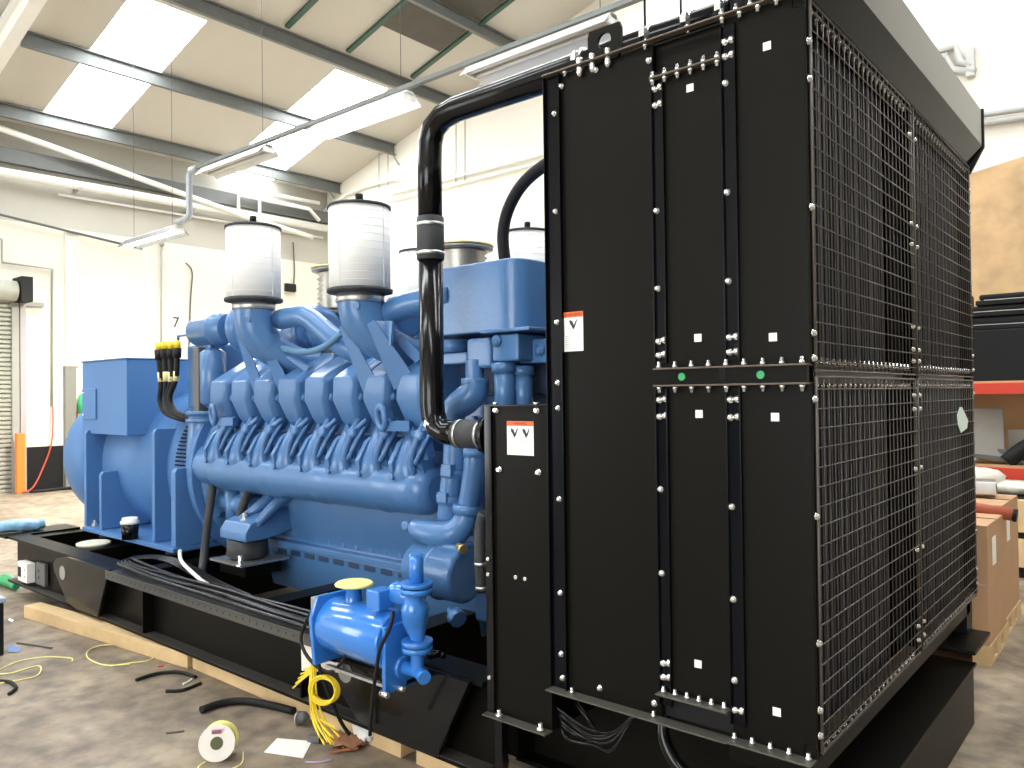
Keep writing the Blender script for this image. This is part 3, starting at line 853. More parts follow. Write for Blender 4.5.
# port runners: tapered fingers that rise from the tube between the pipework
def runner():
    m = MB()
    secs = [(.60, 1.15, .09, .05), (.545, 1.24, .105, .07), (.52, 1.31, .088, .08), (.535, 1.39, .064, .08), (.575, 1.48, .044, .07), (.62, 1.57, .028, .05)]
    vs = []
    N = 12
    for y, z, hx, hy in secs:
        for k in range(N):
            a = 2 * PI * k / N
            vs.append((hx * math.cos(a), y + hy * .6 * math.sin(a) + .03, z + hy * .3 * math.sin(a)))
    fs = [(i * N + k, i * N + (k + 1) % N, (i + 1) * N + (k + 1) % N, (i + 1) * N + k) for i in range(len(secs) - 1) for k in range(N)]
    m.add(vs, fs, True)
    return m
rn = runner().build('port_runner', BLUE, en, 0, loc=(0, 0, 0))
rn.location = Vector((X0 - .06, 0, 0)) - wloc(en)
for i in range(1, NX):
    link_part(rn, en, (X0 - .06 + DX * i, 0, 0))
# narrow vertical fin of each runner with a bolt lug
fn = MB(); fn.prism([(.50, 1.30), (.53, 1.30), (.60, 1.50), (.56, 1.47), (.49, 1.36)], 'x', -.018, .018); fn.lathe((0, .52, 1.28), (0, -1, 0), [(0, .022), (.025, .02)], 8)
fo = fn.build('runner_fin', BLUE, en, .005, loc=(0, 0, 0)); fo.location = Vector((X0 - .10, 0, 0)) - wloc(en)
for i in range(1, NX):
    link_part(fo, en, (X0 - .10 + DX * i, 0, 0))
# mirrored far tube
MB().lathe((X0 - .12, 2 * EY - MC[0], MC[1]), (1, 0, 0), [(0, .12), (.04, .15), (2.3, .15), (2.36, .1)], 20).build('manifold_tube', BLUE, en)
# elbow at the alternator end
m = MB(); m.tube([(X0 - .02, .66, 1.21), (X0 - .28, .66, 1.21), (X0 - .42, .665, 1.29), (X0 - .46, .68, 1.45), (X0 - .46, .69, 1.62)], [.14, .14, .13, .115, .115], 20, 5)
m.lathe((X0 - .46, .69, 1.55), (0, 0, 1), [(0, .14), (.03, .14), (.03, .12), (.06, .12), (.06, .14), (.09, .14)], 20)
m.build('manifold_elbow', BLUE, en)
# lifting eyes between banks
for x in (X0 + .02, X0 + DX * 6.4):
    m = MB(); m.ring((x, .50, 1.62), (.25, 1, .1), .05, .018, 20, 8, 1.3); m.rbox((x + .1, .55, 1.57), (.16, .05, .06), rz=.3)
    m.build('lifting_eye', BLUE, en)
# generator end: fuel filter housings and control box
MB().box(-5.35, -4.98, .72, 1.3, 1.66, 2.18).build('control_housing', BLUE, en, .02)
MB().lathe((-4.93, .72, 1.68), (0, 0, 1), [(0, .06), (.03, .1), (.42, .1), (.45, .06)], 20).build('fuel_filter', BLUE, en)
MB().box(-5.15, -5.05, .66, .74, 1.60, 2.15).build('filter_strap', GREYD, en, .01)
MB().box(-5.45, -5.0, .78, 1.1, 1.35, 1.62).build('pump_housing', BLUE, en, .03)
m = MB()
for q in range(7):
    m.lathe((-5.40 + .06 * q, .80 - .01 * (q % 3), 1.50 + .05 * (q % 4)), (0, -1, .2), [(0, .035), (.05, .03), (.06, .018)], 10)
m.tube([(-5.4, .76, 1.45), (-5.2, .70, 1.40), (-5.0, .72, 1.46)], .02, 8, 4)
m.build('fittings', BLUE, en)
m = MB(); m.tube([(-5.55, .75, 2.18), (-5.55, .75, 2.27), (-5.12, .75, 2.27), (-5.12, .75, 1.9)], .012, 8)
m.build('wire_rail', BLUE, en)
# horizontal turbo intake silencer at the generator end
m = MB(); m.lathe((-5.20, .74, 2.28), (1, 0, 0), [(0, .10), (.015, .115), (.30, .115), (.31, .13), (.34, .13), (.35, .115), (.5, .115)], 24)
m.build('intake_drum', BLUE, en)
# turbocharger group: scroll housings and ducts
def scroll(c, ax, R, r, sc=1.0):
    m = MB(); m.ring(c, ax, R, r, 28, 12)
    u, v, a = vrot(ax)
    m.lathe(Vector(c) - a * r, ax, [(0, R * .7), (r * .4, R), (r * 1.6, R), (r * 2, R * .6)], 24)
    return m
scroll((-4.62, .82, 2.28), (.8, .2, 0), .12, .07).build('turbo_housing', BLUE, en)
scroll((-3.95, 1.0, 2.22), (1, -.2, 0), .13, .07).build('turbo_housing', BLUE, en)
scroll((-3.0, 1.0, 2.22), (1, -.2, 0), .13, .07).build('turbo_housing', BLUE, en)
MB().lathe((-4.25, .95, 2.2), (1, 0, 0), [(0, .09), (.1, .12), (.2, .12), (.25, .1), (.4, .1), (.42, .13), (.5, .13)], 20).build('turbo_cartridge', BLUE, en)
MB().lathe((-3.55, 1.0, 2.15), (1, 0, 0), [(0, .09), (.1, .13), (.2, .13), (.25, .1), (.4, .1)], 20).build('turbo_cartridge', BLUE, en)
MB().lathe((-2.7, .95, 2.2), (1, 0, 0), [(0, .09), (.1, .12), (.2, .12), (.25, .1), (.3, .1)], 20).build('turbo_cartridge', BLUE, en)
# exhaust duct (wrapped dark) low between the turbos
m = MB(); m.tube([(-4.7, 1.0, 2.02), (-2.3, 1.0, 2.02)], .09, 16)
m.build('exhaust_duct', M('lagging', (.10,.09,.075), .7, 0, .3, 12, .3, 30), en)
MB().box(-4.8, -2.2, .95, 1.61, 1.85, 2.0).build('valley_cover', BLUE, en, .02)
# sloping charge air ducts
m = MB(); m.tube([(-3.85, .62, 2.28), (-3.62, .62, 2.29), (-3.50, .64, 2.25), (-3.22, .68, 2.06), (-3.1, .8, 2.0)], [.07, .07, .07, .07, .07], 18, 2)
m.build('charge_duct', BLUE, en)
m = MB(); m.tube([(-2.75, .62, 2.22), (-2.55, .64, 2.28), (-2.2, .66, 2.30)], .075, 18, 3)
m.build('charge_duct', BLUE, en)
m = MB(); m.tube([(-3.886,0.6,2.099), (-3.593,0.6,2.044), (-3.351,0.6,2.06), (-3.141,0.6,2.145)], .022, 10, 5)
m.build('oil_hose', M('hose_blue', (.10,.22,.36), .6), en)
# intake elbows under the near filters
FX = (-3.985, -2.835)
FY = .50
for i, x in enumerate(FX):
    m = MB()
    m.tube([(x, FY, 2.40), (x, FY, 2.30), (x + .01, FY + .02, 2.20), (x + .07, FY + .09, 2.08), (x + .18, FY + .22, 2.0), (x + .26, FY + .35, 1.98)], [.135, .135, .133, .115, .095, .085], 24, 5)
    m.lathe((x + .08, FY - .08, 2.27), (.5, -1, 0), [(0, .02), (.03, .02)], 10)
    m.build('intake_elbow', BLUE, en)
    m = MB()
    m.tube([(x, 2 * EY - FY, 2.40), (x, 2 * EY - FY, 2.2), (x + .1, 2 * EY - FY - .1, 2.05), (x + .3, 2 * EY - FY - .3, 2.0)], [.135, .13, .11, .09], 20, 4)
    m.build('intake_elbow', BLUE, en)
# stay brackets from the elbows down to the heads
def stay(p, q, w=.06, th=.012, w2=None):
    p, q = Vector(p), Vector(q)
    w2 = w2 or w
    d = (q - p).normalized(); s = Vector((1, .5, 0)); s = (s - d * s.dot(d)).normalized(); t = d.cross(s)
    vs = []
    for c, ww in ((p, w), (q, w2)):
        for a, b in ((-1, -1), (1, -1), (1, 1), (-1, 1)):
            vs.append(c + s * a * ww / 2 + t * b * th / 2)
    m = MB(); m.add(vs, [(0, 1, 2, 3), (7, 6, 5, 4), (0, 4, 5, 1), (1, 5, 6, 2), (2, 6, 7, 3), (3, 7, 4, 0)])
    m.f = [f[::-1] for f in m.f]
    return m.build('stay_bracket', BLUE, en)
stay((-4.224,0.52,2.226), (-4.053,0.6,1.739), .05, .015, .09)
stay((-3.924,0.5,2.193), (-3.77,0.6,1.806), .05, .015, .10)
stay((-2.937,0.45,2.173), (-2.816,0.56,1.793), .05, .015, .11)
stay((-2.641,0.42,2.169), (-2.513,0.56,1.812), .05, .015, .15)
stay((-3.82,0.62,2.069), (-3.576,0.65,1.924), .05, .015, .05)
stay((-2.637,0.62,2.087), (-2.482,0.65,1.951), .06, .015, .06)
MB().prism([(-2.719,0.5,2.185)[::2], (-2.526,0.5,2.172)[::2], (-2.545,0.5,2.036)[::2], (-2.615,0.5,2.01)[::2]], 'y', .48, .50).build('stay_gusset', BLUE, en)

# air filters as parts of the engine
def air_filter(x, y, z0=2.43, h=.485, r=.185):
    m = MB(); m.lathe((x, y, z0), (0, 0, 1), [(0, r * .98), (h, r * .98)], 40)
    f = m.build('air_filter', FILT, en)
    MB().lathe((x, y, z0 - .022), (0, 0, 1), [(0, r * .8), (.006, r * 1.05), (.026, r * 1.06), (.03, r)], 40).build('bottom_cap', RUBBER, f)
    MB().lathe((x, y, z0 + h), (0, 0, 1), [(0, r * 1.02), (.016, r * 1.02), (.022, r * .9)], 40).build('top_cap', RUBBER, f)
    m = MB(); m.cyl((x, y, z0 + h + .02), (x, y, z0 + h + .045), .012); m.lathe((x, y, z0 + h + .045), (0, 0, 1), [(0, .022), (.045, .024), (.05, .018)], 12)
    m.build('wing_nut', BLACKD, f)
    m = MB()
    for k in range(11):
        m.ring((x, y, z0 + .045 * (k + 1)), (0, 0, 1), r * .985, .0011, 40, 4)
    for k in range(4):
        a = math.radians(-80 + 90 * k)
        m.box(x + math.cos(a) * r * .985 - .002, x + math.cos(a) * r * .985 + .002, y + math.sin(a) * r * .985 - .002, y + math.sin(a) * r * .985 + .002, z0, z0 + h)
    m.build('outer_cage', M('cage_grey', (.74,.74,.72), .5), f)
    MB().lathe((x, y, z0 - .075), (0, 0, 1), [(0, .14), (.005, .145), (.05, .145), (.053, .13)], 28).build('clamp', STEEL, f)
for x in FX:
    air_filter(x, FY, 2.42 if x < -3 else 2.375)
    air_filter(x + .03, 2 * EY - FY, 2.45)
# exhaust bellows with flanges
def bellows(x, y, zt, fr, h=.26):
    m = MB()
    pr = []
    for k in range(8):
        z = zt - .02 - h + h * k / 8
        pr += [(z, fr * .70), (z + h / 16, fr * .82)]
    m.lathe((x, y, 0), (0, 0, 1), pr + [(zt - .02, fr * .7)], 32)
    b = m.build('exhaust_bellows', BELLOW, en)
    MB().lathe((x, y, zt - .022), (0, 0, 1), [(0, fr * .8), (.006, fr), (.02, fr)], 36).build('flange', BELLOW, b)
    MB().lathe((x, y, zt), (0, 0, 1), [(0, fr * 1.02), (.014, fr * 1.02)], 36).build('gasket', BRASS, b)
    MB().lathe((x, y, zt - .06 - h), (0, 0, 1), [(0, fr * 1.02), (.03, fr * 1.02)], 36).build('lower_flange', GREYD, b)
    MB().lathe((x, y, zt - .36 - h), (0, 0, 1), [(0, fr * .8), (.3, fr * .7)], 24).build('outlet_neck', BLUE, b)
bellows(-2.74, 1.28, 2.72, .21)
bellows(-4.05, 1.28, 2.72, .21, .30)

# radiator-end gear: coolant header tank
m = MB(); cr = []
for cx, cy, a0 in ((-1.79, .70, -90), (-1.79, 1.86, 0), (-2.30, 1.86, 90), (-2.30, .70, 180)):
    for k in range(7):
        a = math.radians(a0 + 15 * k); cr.append((cx + .10 * math.cos(a), cy + .10 * math.sin(a)))
m.prism(cr, 'z', 2.075, 2.455)
m.build('header_tank', BLUE, en, .012, 3)
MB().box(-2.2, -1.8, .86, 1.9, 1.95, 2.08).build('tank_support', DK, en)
# thermostat housings, risers and elbows under the tank
def pbox(a, b, depth, name, bev=.012):
    x0, y0, z0 = a; x1, y1, z1 = b
    return MB().box(x0, x1, y0, y0 + depth, z0, z1).build(name, BLUE, en, bev)
pbox((-1.905,0.54,2.064), (-1.574,0.54,2.084), .36, 'thermostat_cap', .006)
pbox((-1.841,0.56,1.915), (-1.663,0.56,2.056), .28, 'thermostat_body', .014)
pbox((-2.047,0.58,1.885), (-1.871,0.58,2.048), .26, 'thermostat_body', .02)
pbox((-2.286,0.62,1.915), (-2.076,0.62,1.979), .2, 'thermostat_arm', .01)
pbox((-1.765,0.68,1.905), (-1.564,0.68,2.031), .25, 'thermostat_body', .012)
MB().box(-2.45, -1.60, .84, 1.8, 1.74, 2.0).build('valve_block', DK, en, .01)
c = Vector((-2.265,0.72,2.025)); MB().lathe(c, (0, 0, 1), [(-.04, .10), (.03, .10), (.035, .085)], 22).build('round_cover', BLUE, en)
for c in ((-1.8,0.555,2.022), (-1.705,0.675,1.97), (-1.613,0.675,1.971)):
    MB().lathe(c, (0, -1, 0), [(0, .030), (.010, .030), (.011, .017), (.018, .017)], 16).build('plug', BLUE, en)
def vpipe(top, bot, r, name='coolant_riser', collar=None, seg=20):
    a, b = Vector(top), Vector(bot); h = (a - b).length
    m = MB(); m.lathe(b, a - b, [(0, r), (h, r)], seg)
    if collar: m.lathe(a, b - a, [(0, r * 1.22), (collar, r * 1.22)], seg)
    return m.build(name, BLUE, en)
vpipe((-1.81,0.62,1.91), (-1.801,0.62,1.612), .056, collar=.05)
vpipe((-1.747,0.7,1.894), (-1.745,0.7,1.61), .050, collar=.05)
m = MB()
m.lathe((-2.001,0.6,1.814), (0, 0, 1), [(-.03, .075), (.02, .075), (.02, .05), (.12, .05)], 20)
m.tube([(-2.001,0.6,1.803), (-1.999,0.59,1.76), (-2.04,0.57,1.718), (-2.096,0.55,1.675), (-2.118,0.54,1.61), (-2.119,0.54,1.524)], [.072, .075, .078, .074, .062, .058], 20, 4)
m.build('coolant_elbow', BLUE, en)
# columns below the coupling
m = MB(); m.tube([(-2.109,0.56,1.501), (-2.119,0.56,1.365), (-2.141,0.55,1.229), (-2.167,0.55,1.064)], [.068, .066, .062, .06], 18, 4)
m.lathe((-2.119,0.56,1.349), (-.15, 0, -1), [(0, .078), (.045, .078)], 18); m.lathe((-2.149,0.55,1.207), (-.15, 0, -1), [(0, .074), (.05, .074)], 18)
m.rbox((-2.138,0.5,1.197), (.06, .05, .05)); m.rbox((-2.105,0.5,1.344), (.07, .05, .06))
m.build('oil_pipe', BLUE, en)
m = MB(); m.tube([(-1.961,0.56,1.506), (-1.97,0.56,1.373), (-2.002,0.56,1.238), (-2.033,0.56,1.118)], [.062, .062, .058, .056], 18, 4)
m.lathe((-2.025,0.56,1.162), (-.12, 0, -1), [(0, .078), (.02, .084), (.05, .078)], 18); m.lathe((-1.962,0.56,1.469), (0, 0, -1), [(0, .07), (.05, .07)], 18)
m.build('oil_pipe', BLUE, en)
m = MB(); m.tube([(-2.36,0.47,1.034), (-2.304,0.47,1.007), (-2.189,0.48,0.996), (-2.088,0.5,1.004), (-2.044,0.54,1.056), (-2.025,0.56,1.14)], [.035, .062, .072, .074, .066, .058], 20, 5)
m.lathe((-2.398,0.46,1.021), (0, -1, 0), [(-.02, .028), (.02, .028), (.022, .014)], 14)
m.build('oil_union', BLUE, en)
m = MB(); m.tube([(-1.8,0.44,1.153), (-1.829,0.44,1.06), (-1.813,0.42,0.914), (-1.802,0.42,0.755)], .03, 12, 4)
f_ = m.build('dark_hose', RUBBER, en)
for c in ((-1.807,0.42,0.894), (-1.802,0.42,0.775)):
    MB().lathe(c, (0, 0, 1), [(-.008, .034), (.010, .034)], 16).build('hose_clip', STEEL, f_)
MB().box(-2.2, -1.75, .70, 1.86, .95, 1.75).build('gear_case', BLUE, en, .03)
MB().box(-2.2, -1.80, .78, 1.78, .45, .97).build('gear_case', BLUE, en, .03)
m = MB()
for q in range(9):
    m.lathe((-2.3 + .05 * q, .70, 1.6 - .04 * (q % 4)), (0, -1, 0), [(0, .03), (.03, .03)], 8)
m.build('case_bolts', BLUE, en)
# centrifugal oil filter drum, low at the radiator end
m = MB(); m.lathe((-2.36, .50, .80), (1, .0, 0), [(0, .10), (.02, .14), (.19, .148), (.195, .155), (.21, .155), (.215, .148), (.37, .148), (.385, .125)], 32)
f = m.build('oil_filter_drum', BLUE, en)
MB().box(-2.22, -1.98, .44, .56, .92, .96).build('drum_bracket', BLUE, f, .01)
MB().cyl((-2.05, .5, .93), (-2.05, .5, 1.0), .008, 8).build('dipstick', STEEL, f)
MB().lathe((-1.996,0.45,0.958), (1, -.4, -.1), [(0, .018), (.04, .018), (.04, .024), (.07, .024)], 10).build('brass_union', BRASS, f)
m = MB(); m.lathe((-2.01,0.4,0.634), (1, -.3, -.3), [(0, .02), (.05, .02), (.05, .045), (.10, .045)], 8); m.build('drain_tap', BLUE, f)
# engine mounts
def mount(x):
    m = MB(); m.prism([(.46, .80), (.50, .86), (.86, .98), (.86, .78), (.60, .74), (.46, .74)], 'x', x - .17, x + .17)
    g = m.build('mount_bracket', BLUE, en, .01)
    m = MB(); m.tube([(x + .14, .56, .84), (x + .22, .66, .98), (x + .26, .80, 1.08)], [.03, .04, .05], 12, 3); m.tube([(x - .1, .56, .84), (x + .02, .70, .98), (x + .04, .82, 1.08)], [.03, .04, .05], 12, 3)
    m.build('mount_arm', BLUE, g)
    MB().lathe((x, .58, .60), (0, 0, 1), [(0, .12), (.02, .145), (.12, .14), (.135, .12)], 24).build('mount_rubber', RUBBER, g)
    m = MB(); m.lathe((x, .56, .85), (0, 0, 1), [(0, .035), (.03, .035), (.03, .02), (.07, .02)], 6, smooth=False)
    m.lathe((x + .17, .42, .58), (0, 0, 1), [(0, .03), (.02, .03), (.02, .015), (.08, .015)], 8)
    m.build('mount_bolt', ZINC, g)
    MB().box(x - .2, x + .22, .40, .78, .585, .60).build('mount_plate', STEEL, g)
    MB().box(x - .17, x + .17, .46, .74, .50, .585).build('mount_pedestal', BLACK, g)
mount(-4.22)
# dark hoses dropping between alternator and engine
for p in ([(-4.73,0.6,1.082), (-4.716,0.55,0.824), (-4.686,0.5,0.572), (-4.467,0.35,0.41), (-4.227,0.2,0.373)], [(-4.263,0.62,1.089), (-4.352,0.6,0.888), (-4.351,0.55,0.714)]):
    m = MB(); m.tube(p, .03, 10, 4)
    m.build('breather_hose', RUBBER, en)
MB().box(-4.75, -4.45, .70, 1.86, .62, 1.05).build('starter_block', BLUE, en, .03)
m = MB(); m.lathe((-4.75, .70, .95), (1, 0, 0), [(0, .08), (.35, .08), (.36, .06), (.45, .06)], 18); m.lathe((-4.55, .66, .80), (0, 0, 1), [(0, .05), (.25, .06)], 14)
m.build('starter_motor', BLUE, en)

# yellow plugged connectors on black leads by the alternator
for i, (px, yy) in enumerate(((158, .62), (164, .62), (171, .62), (177, .62))):
    pass
def lead(pts, label):
    m = MB(); m.tube(pts, .022, 10, 5)
    t = m.build('sensor_lead', BLACKD, None, loc=pts[0])
    tag(t, label, 'cable', 'black leads with yellow plugs')
    a, b = Vector(pts[0]), Vector(pts[1])
    d = (a - b).normalized()
    MB().cyl(a - d * .03, a + d * .05, .034, 10).build('boot', BLACKD, t)
    MB().cyl(a + d * .05, a + d * .11, .026, 10).build('yellow_plug', YEL, t)
    MB().cyl(a - d * .22, a - d * .14, .024, 10).build('tag_sleeve', M('sleeve', (.75,.68,.35), .5), t)
    return t
lead([(-5.623,0.62,2.099), (-5.591,0.62,1.856), (-5.611,0.62,1.731), (-5.525,0.62,1.631), (-5.306,0.62,1.584), (-5.188,0.66,1.56)], 'leftmost black lead with a yellow plug beside the alternator')
lead([(-5.518,0.62,2.103), (-5.504,0.62,1.896), (-5.506,0.62,1.747), (-5.439,0.62,1.648), (-5.24,0.62,1.593), (-5.156,0.66,1.568)], 'second black lead with a yellow plug from the alternator')
lead([(-5.415,0.62,2.099), (-5.418,0.62,1.894), (-5.472,0.62,1.747), (-5.422,0.62,1.665), (-5.272,0.62,1.609), (-5.188,0.66,1.584)], 'third black lead with a yellow plug from the alternator')
lead([(-5.315,0.62,2.103), (-5.334,0.62,1.909), (-5.437,0.62,1.763), (-5.388,0.62,1.657), (-5.272,0.62,1.6), (-5.22,0.66,1.559)], 'rightmost black lead with a yellow plug beside the blue housing')

# ================================================================== BLACK COOLANT PIPE
YP = .28
cp = thing('coolant_pipe', 'fat glossy black coolant pipe bending from radiator top down to the engine', 'pipe', (-1.9, YP, 1.6))
zt_ = 3.155
vx = -2.0
m = MB()
m.tube([(-.2, YP, zt_), (-1.5, YP, zt_), (-1.80, YP, zt_), (-1.90, YP, zt_ - .015), (-1.97, YP, zt_ - .06), (vx + .005, YP, zt_ - .13), (vx, YP, zt_ - .25), (vx, YP, 2.62)], .062, 28)
m.build('upper_pipe', BLACKG, cp)
m = MB(); m.tube([(vx, YP, 2.46), (vx, YP, 1.70), (vx + .008, YP, 1.64), (vx + .04, YP, 1.585), (vx + .10, YP, 1.56), (vx + .22, YP, 1.555)], .062, 28)
m.build('lower_pipe', BLACKG, cp)
m = MB(); m.lathe((vx, YP, 2.43), (0, 0, 1), [(0, .066), (.005, .070), (.215, .070), (.22, .066)], 28); j = m.build('rubber_sleeve', RUBBER, cp)
for z in (2.455, 2.60):
    MB().lathe((vx, YP, z), (0, 0, 1), [(0, .072), (.018, .072)], 28).build('hose_clip', STEEL, j)
m = MB(); m.lathe((vx + .18, YP, 1.555), (1, 0, 0), [(0, .070), (.20, .070)], 28); j = m.build('rubber_sleeve', RUBBER, cp)
for x in (vx + .20, vx + .34):
    MB().lathe((x, YP, 1.555), (1, 0, 0), [(0, .073), (.014, .073)], 28).build('hose_clip', STEEL, j)
m = MB(); m.lathe((vx + .38, YP, 1.555), (1, 0, 0), [(0, .062), (.02, .062), (.02, .11), (.045, .11)], 28)
for k in range(8):
    a = k * PI / 4
    m.lathe((vx + .39, YP + .09 * math.cos(a), 1.555 + .09 * math.sin(a)), (-1, 0, 0), [(0, .012), (.012, .012)], 6)
m.tube([(vx + .42, YP, 1.555), (vx + .55, YP + .05, 1.55), (vx + .6, YP + .3, 1.5)], .06, 16, 3)
m.build('pipe_flange', BLACKG, cp)
MB().rbox((vx + .015, YP - .058, 1.60), (.035, .004, .035), ry=.6, rx=.3).build('white_sticker', PAPER, cp)
for x in (-1.03, -.70, -.52, -.38):
    m = MB(); m.ring((x, YP, zt_), (1, 0, 0), .066, .008, 20, 6); m.box(x - .012, x + .012, YP - .10, YP - .06, zt_ - .01, zt_ + .02); m.lathe((x, YP - .08, zt_ + .02), (0, 0, 1), [(0, .014), (.012, .014)], 6)
    m.build('pipe_clip', ZINC, cp)

m = MB(); m.tube([(-2.035,0.9,2.501), (-2.048,0.9,2.657), (-2.008,0.9,2.794), (-1.903,0.9,2.917), (-1.738,0.9,2.997), (-1.536,0.9,3.037)], .035, 12, 5)
tag(m.build('vent_hose', BLACKD, None), 'black hose arching from the blue tank up behind the radiator', 'hose')

# ================================================================== RADIATOR
L, W, ZT, ZB, M1, M2, A_, B_, K1 = 1.036, 2.558, 3.015, .582, 1.831, 1.771, .549, .279, 1.29
ra = thing('radiator', 'huge black radiator cooler with bolted side panels and wire mesh guards', 'radiator', (-.5, 1.28, ZB))
# inner body
MB().box(-1.0, -.16, .05, W - .03, ZB + .01, ZT - .01).build('inner_casing', BLACKD, ra)
MB().box(-L, -.02, .02, W - .0, ZT - .006, ZT).build('top_sheet', BLACK, ra)
# side panels
def panel(x0, x1, z0, z1, name='side_panel'):
    return MB().box(x0, x1, .0, .02, z0, z1).build(name, BLACK, ra, .002, 1)
panel(-L + .04, -A_ - .0, ZB + .0, ZT - .003)
panel(-A_ + .0, -B_, M1, 2.90)
panel(-A_ + .0, -B_, .675, M2)
panel(-B_, .0, M1, ZT - .003)
panel(-B_, .0, ZB, M2)
MB().box(-A_, -B_, .03, .04, 2.86, ZT).build('top_infill', BLACK, ra)
MB().box(-A_, -B_, .03, .04, ZB, .70).build('bottom_infill', BLACKD, ra)
# far side and back
MB().box(-L, 0, W - .02, W, ZB, ZT).build('side_panel', BLACK, ra)
MB().box(-L, -L + .02, .02, W - .02, ZB, ZT).build('fan_shroud', BLACK, ra)
# corner and mullion strips with raised edges
STRIPM = M('strip_black', (.0025,.003,.005), .22, 0, .1, 3, spec=.16)
def strip(x0, x1, z0, z1, dep=.014):
    m = MB(); m.box(x0, x1, -.004, .0, z0, z1)
    for x in (x0, x1):
        m.box(x - .0025, x + .0025, -dep, .0, z0, z1)
    return m.build('flange_strip', STRIPM, ra, .0008, 1)
strip(-L, -L + .075, ZB, ZT, .018)
strip(-A_, -A_ + .045, M1 + .02, 2.90); strip(-A_, -A_ + .045, ZB + .05, M2 - .01)
strip(-B_, -B_ + .048, M1 + .02, ZT - .03); strip(-B_, -B_ + .048, ZB + .05, M2 - .01)
# horizontal angles
def hang(x0, x1, z, dep=.035, up=1, mat=BLACK, name='angle_flange'):
    m = MB(); m.box(x0, x1, -dep, .0, z - .003, z + .003)
    return m.build(name, mat, ra, .0008, 1)
EDGE = M('edge_brown', (.13, .10, .075), .4, .2, .2, 20)  # lighter brown for the horizontal angle flanges
hang(-L, 0, ZT, .03, mat=EDGE)
hang(-A_, -B_, 2.875, .03, mat=EDGE)
hang(-A_, 0, M1, .03, mat=EDGE); hang(-A_, 0, M2, .03, mat=EDGE)
MB().box(-A_, -.004, -.018, .0, M2, M1).build('mid_rail', BLACK, ra)
hang(-L, -B_ - .0, ZB, .055, mat=M('angle_grey', (.09,.085,.07), .4, .1, .2, 12))
hang(-A_, -B_, .678, .045, mat=bpy.data.materials['angle_grey']); hang(-B_, 0, ZB + .004, .055, mat=bpy.data.materials['angle_grey'])
MB().box(-.30, -.275, -.02, 0, M2, M1).build('rail_joint', BLACKG, ra)
# guards on the outlet face
MB().box(-.10, -.07, .05, 1.0, ZB + .03, ZT - .05).build('core_backing', BLACKD, ra)
MB().box(-.10, -.07, 1.28, W - .05, ZB + .03, ZT - .05).build('core_backing', BLACKD, ra)
for y0, y1 in ((.05, .97), (1.31, W - .06)):
    m = MB(); y = y0
    while y < y1:
        m.box(-.075, -.045, y, y + .016, ZB + .05, ZT - .06); y += .034
    m.build('core_tubes', CORE, ra)
for z0, z1 in ((ZB, ZB + .05), (M2, M1), (ZT - .045, ZT)):
    m = MB(); m.box(-.04, .0, 0, W, z0, z0 + .004); m.box(-.04, 0, 0, W, z1 - .004, z1); m.box(-.04, -.035, 0, W, z0, z1)
    m.build('guard_channel', M('channel_brown', (.05,.038,.03), .35, .1), ra, .0008, 1)
for y0, y1 in ((0.021, .046), (K1 - .065, K1 - .03), (K1 + .03, K1 + .065), (W - .035, W)):
    m = MB(); m.box(-.03, .002, y0, y0 + .005, ZB, ZT); m.box(-.03, .002, y1 - .005, y1, ZB, ZT); m.box(-.035, -.03, y0, y1, ZB, ZT)
    m.build('guard_post', BLACKG, ra)
MB().box(-.06, -.035, K1 - .03, K1 + .03, ZB, ZT).build('centre_post', BLACKD, ra)
def guard(y0, y1, z0, z1):
    m = MB(); r = .0024
    y = y0 + .012
    while y < y1:
        m.tube([(.006, y, z0), (.006, y, z1)], r, 5); y += .0545
    z = z0 + .03
    while z < z1:
        m.tube([(.0115, y0, z), (.0115, y1, z)], r, 5); z += .0622
    for a, b in (((.006, y0, z0), (.006, y1, z0)), ((.006, y0, z1), (.006, y1, z1)), ((.006, y0, z0), (.006, y0, z1)), ((.006, y1, z0), (.006, y1, z1))):
        m.tube([a, b], .004, 6)
    return m.build('mesh_guard', WIRE, ra)
for y0, y1 in ((.03, K1 - .02), (K1 + .02, W - .02)):
    guard(y0, y1, ZB + .02, M2 + .02)
    guard(y0, y1, M1 - .02, ZT - .02)
# flared hood round the outlet top
m = MB()
hp = [(-.004, ZT), (.066, 3.105), (.066, 3.30), (.072, 3.30), (.072, 3.102), (.004, ZT - .004)]
m.prism(hp, 'y', 0, W + .01)
m.build('hood', M('hood_gloss', (.004,.0045,.006), .12, 0, .1, 3, spec=.14), ra)
MB().prism([(-.255, ZT + .005), (-.004, ZT + .005), (.066, 3.105), (.066, 3.36), (-.255, 3.36)], 'y', 0, .006).build('hood_end', BLACKG, ra)
MB().prism([(-.02, ZT - .06), (.008, ZT - .05), (.078, 3.10), (.078, 3.315), (.03, 3.315), (.03, 3.12)], 'y', W + .01, W + .035).build('hood_end', BLACKD, ra)
MB().box(-.255, -.249, 0, W, ZT, 3.36).build('hood_rear', BLACKG, ra)
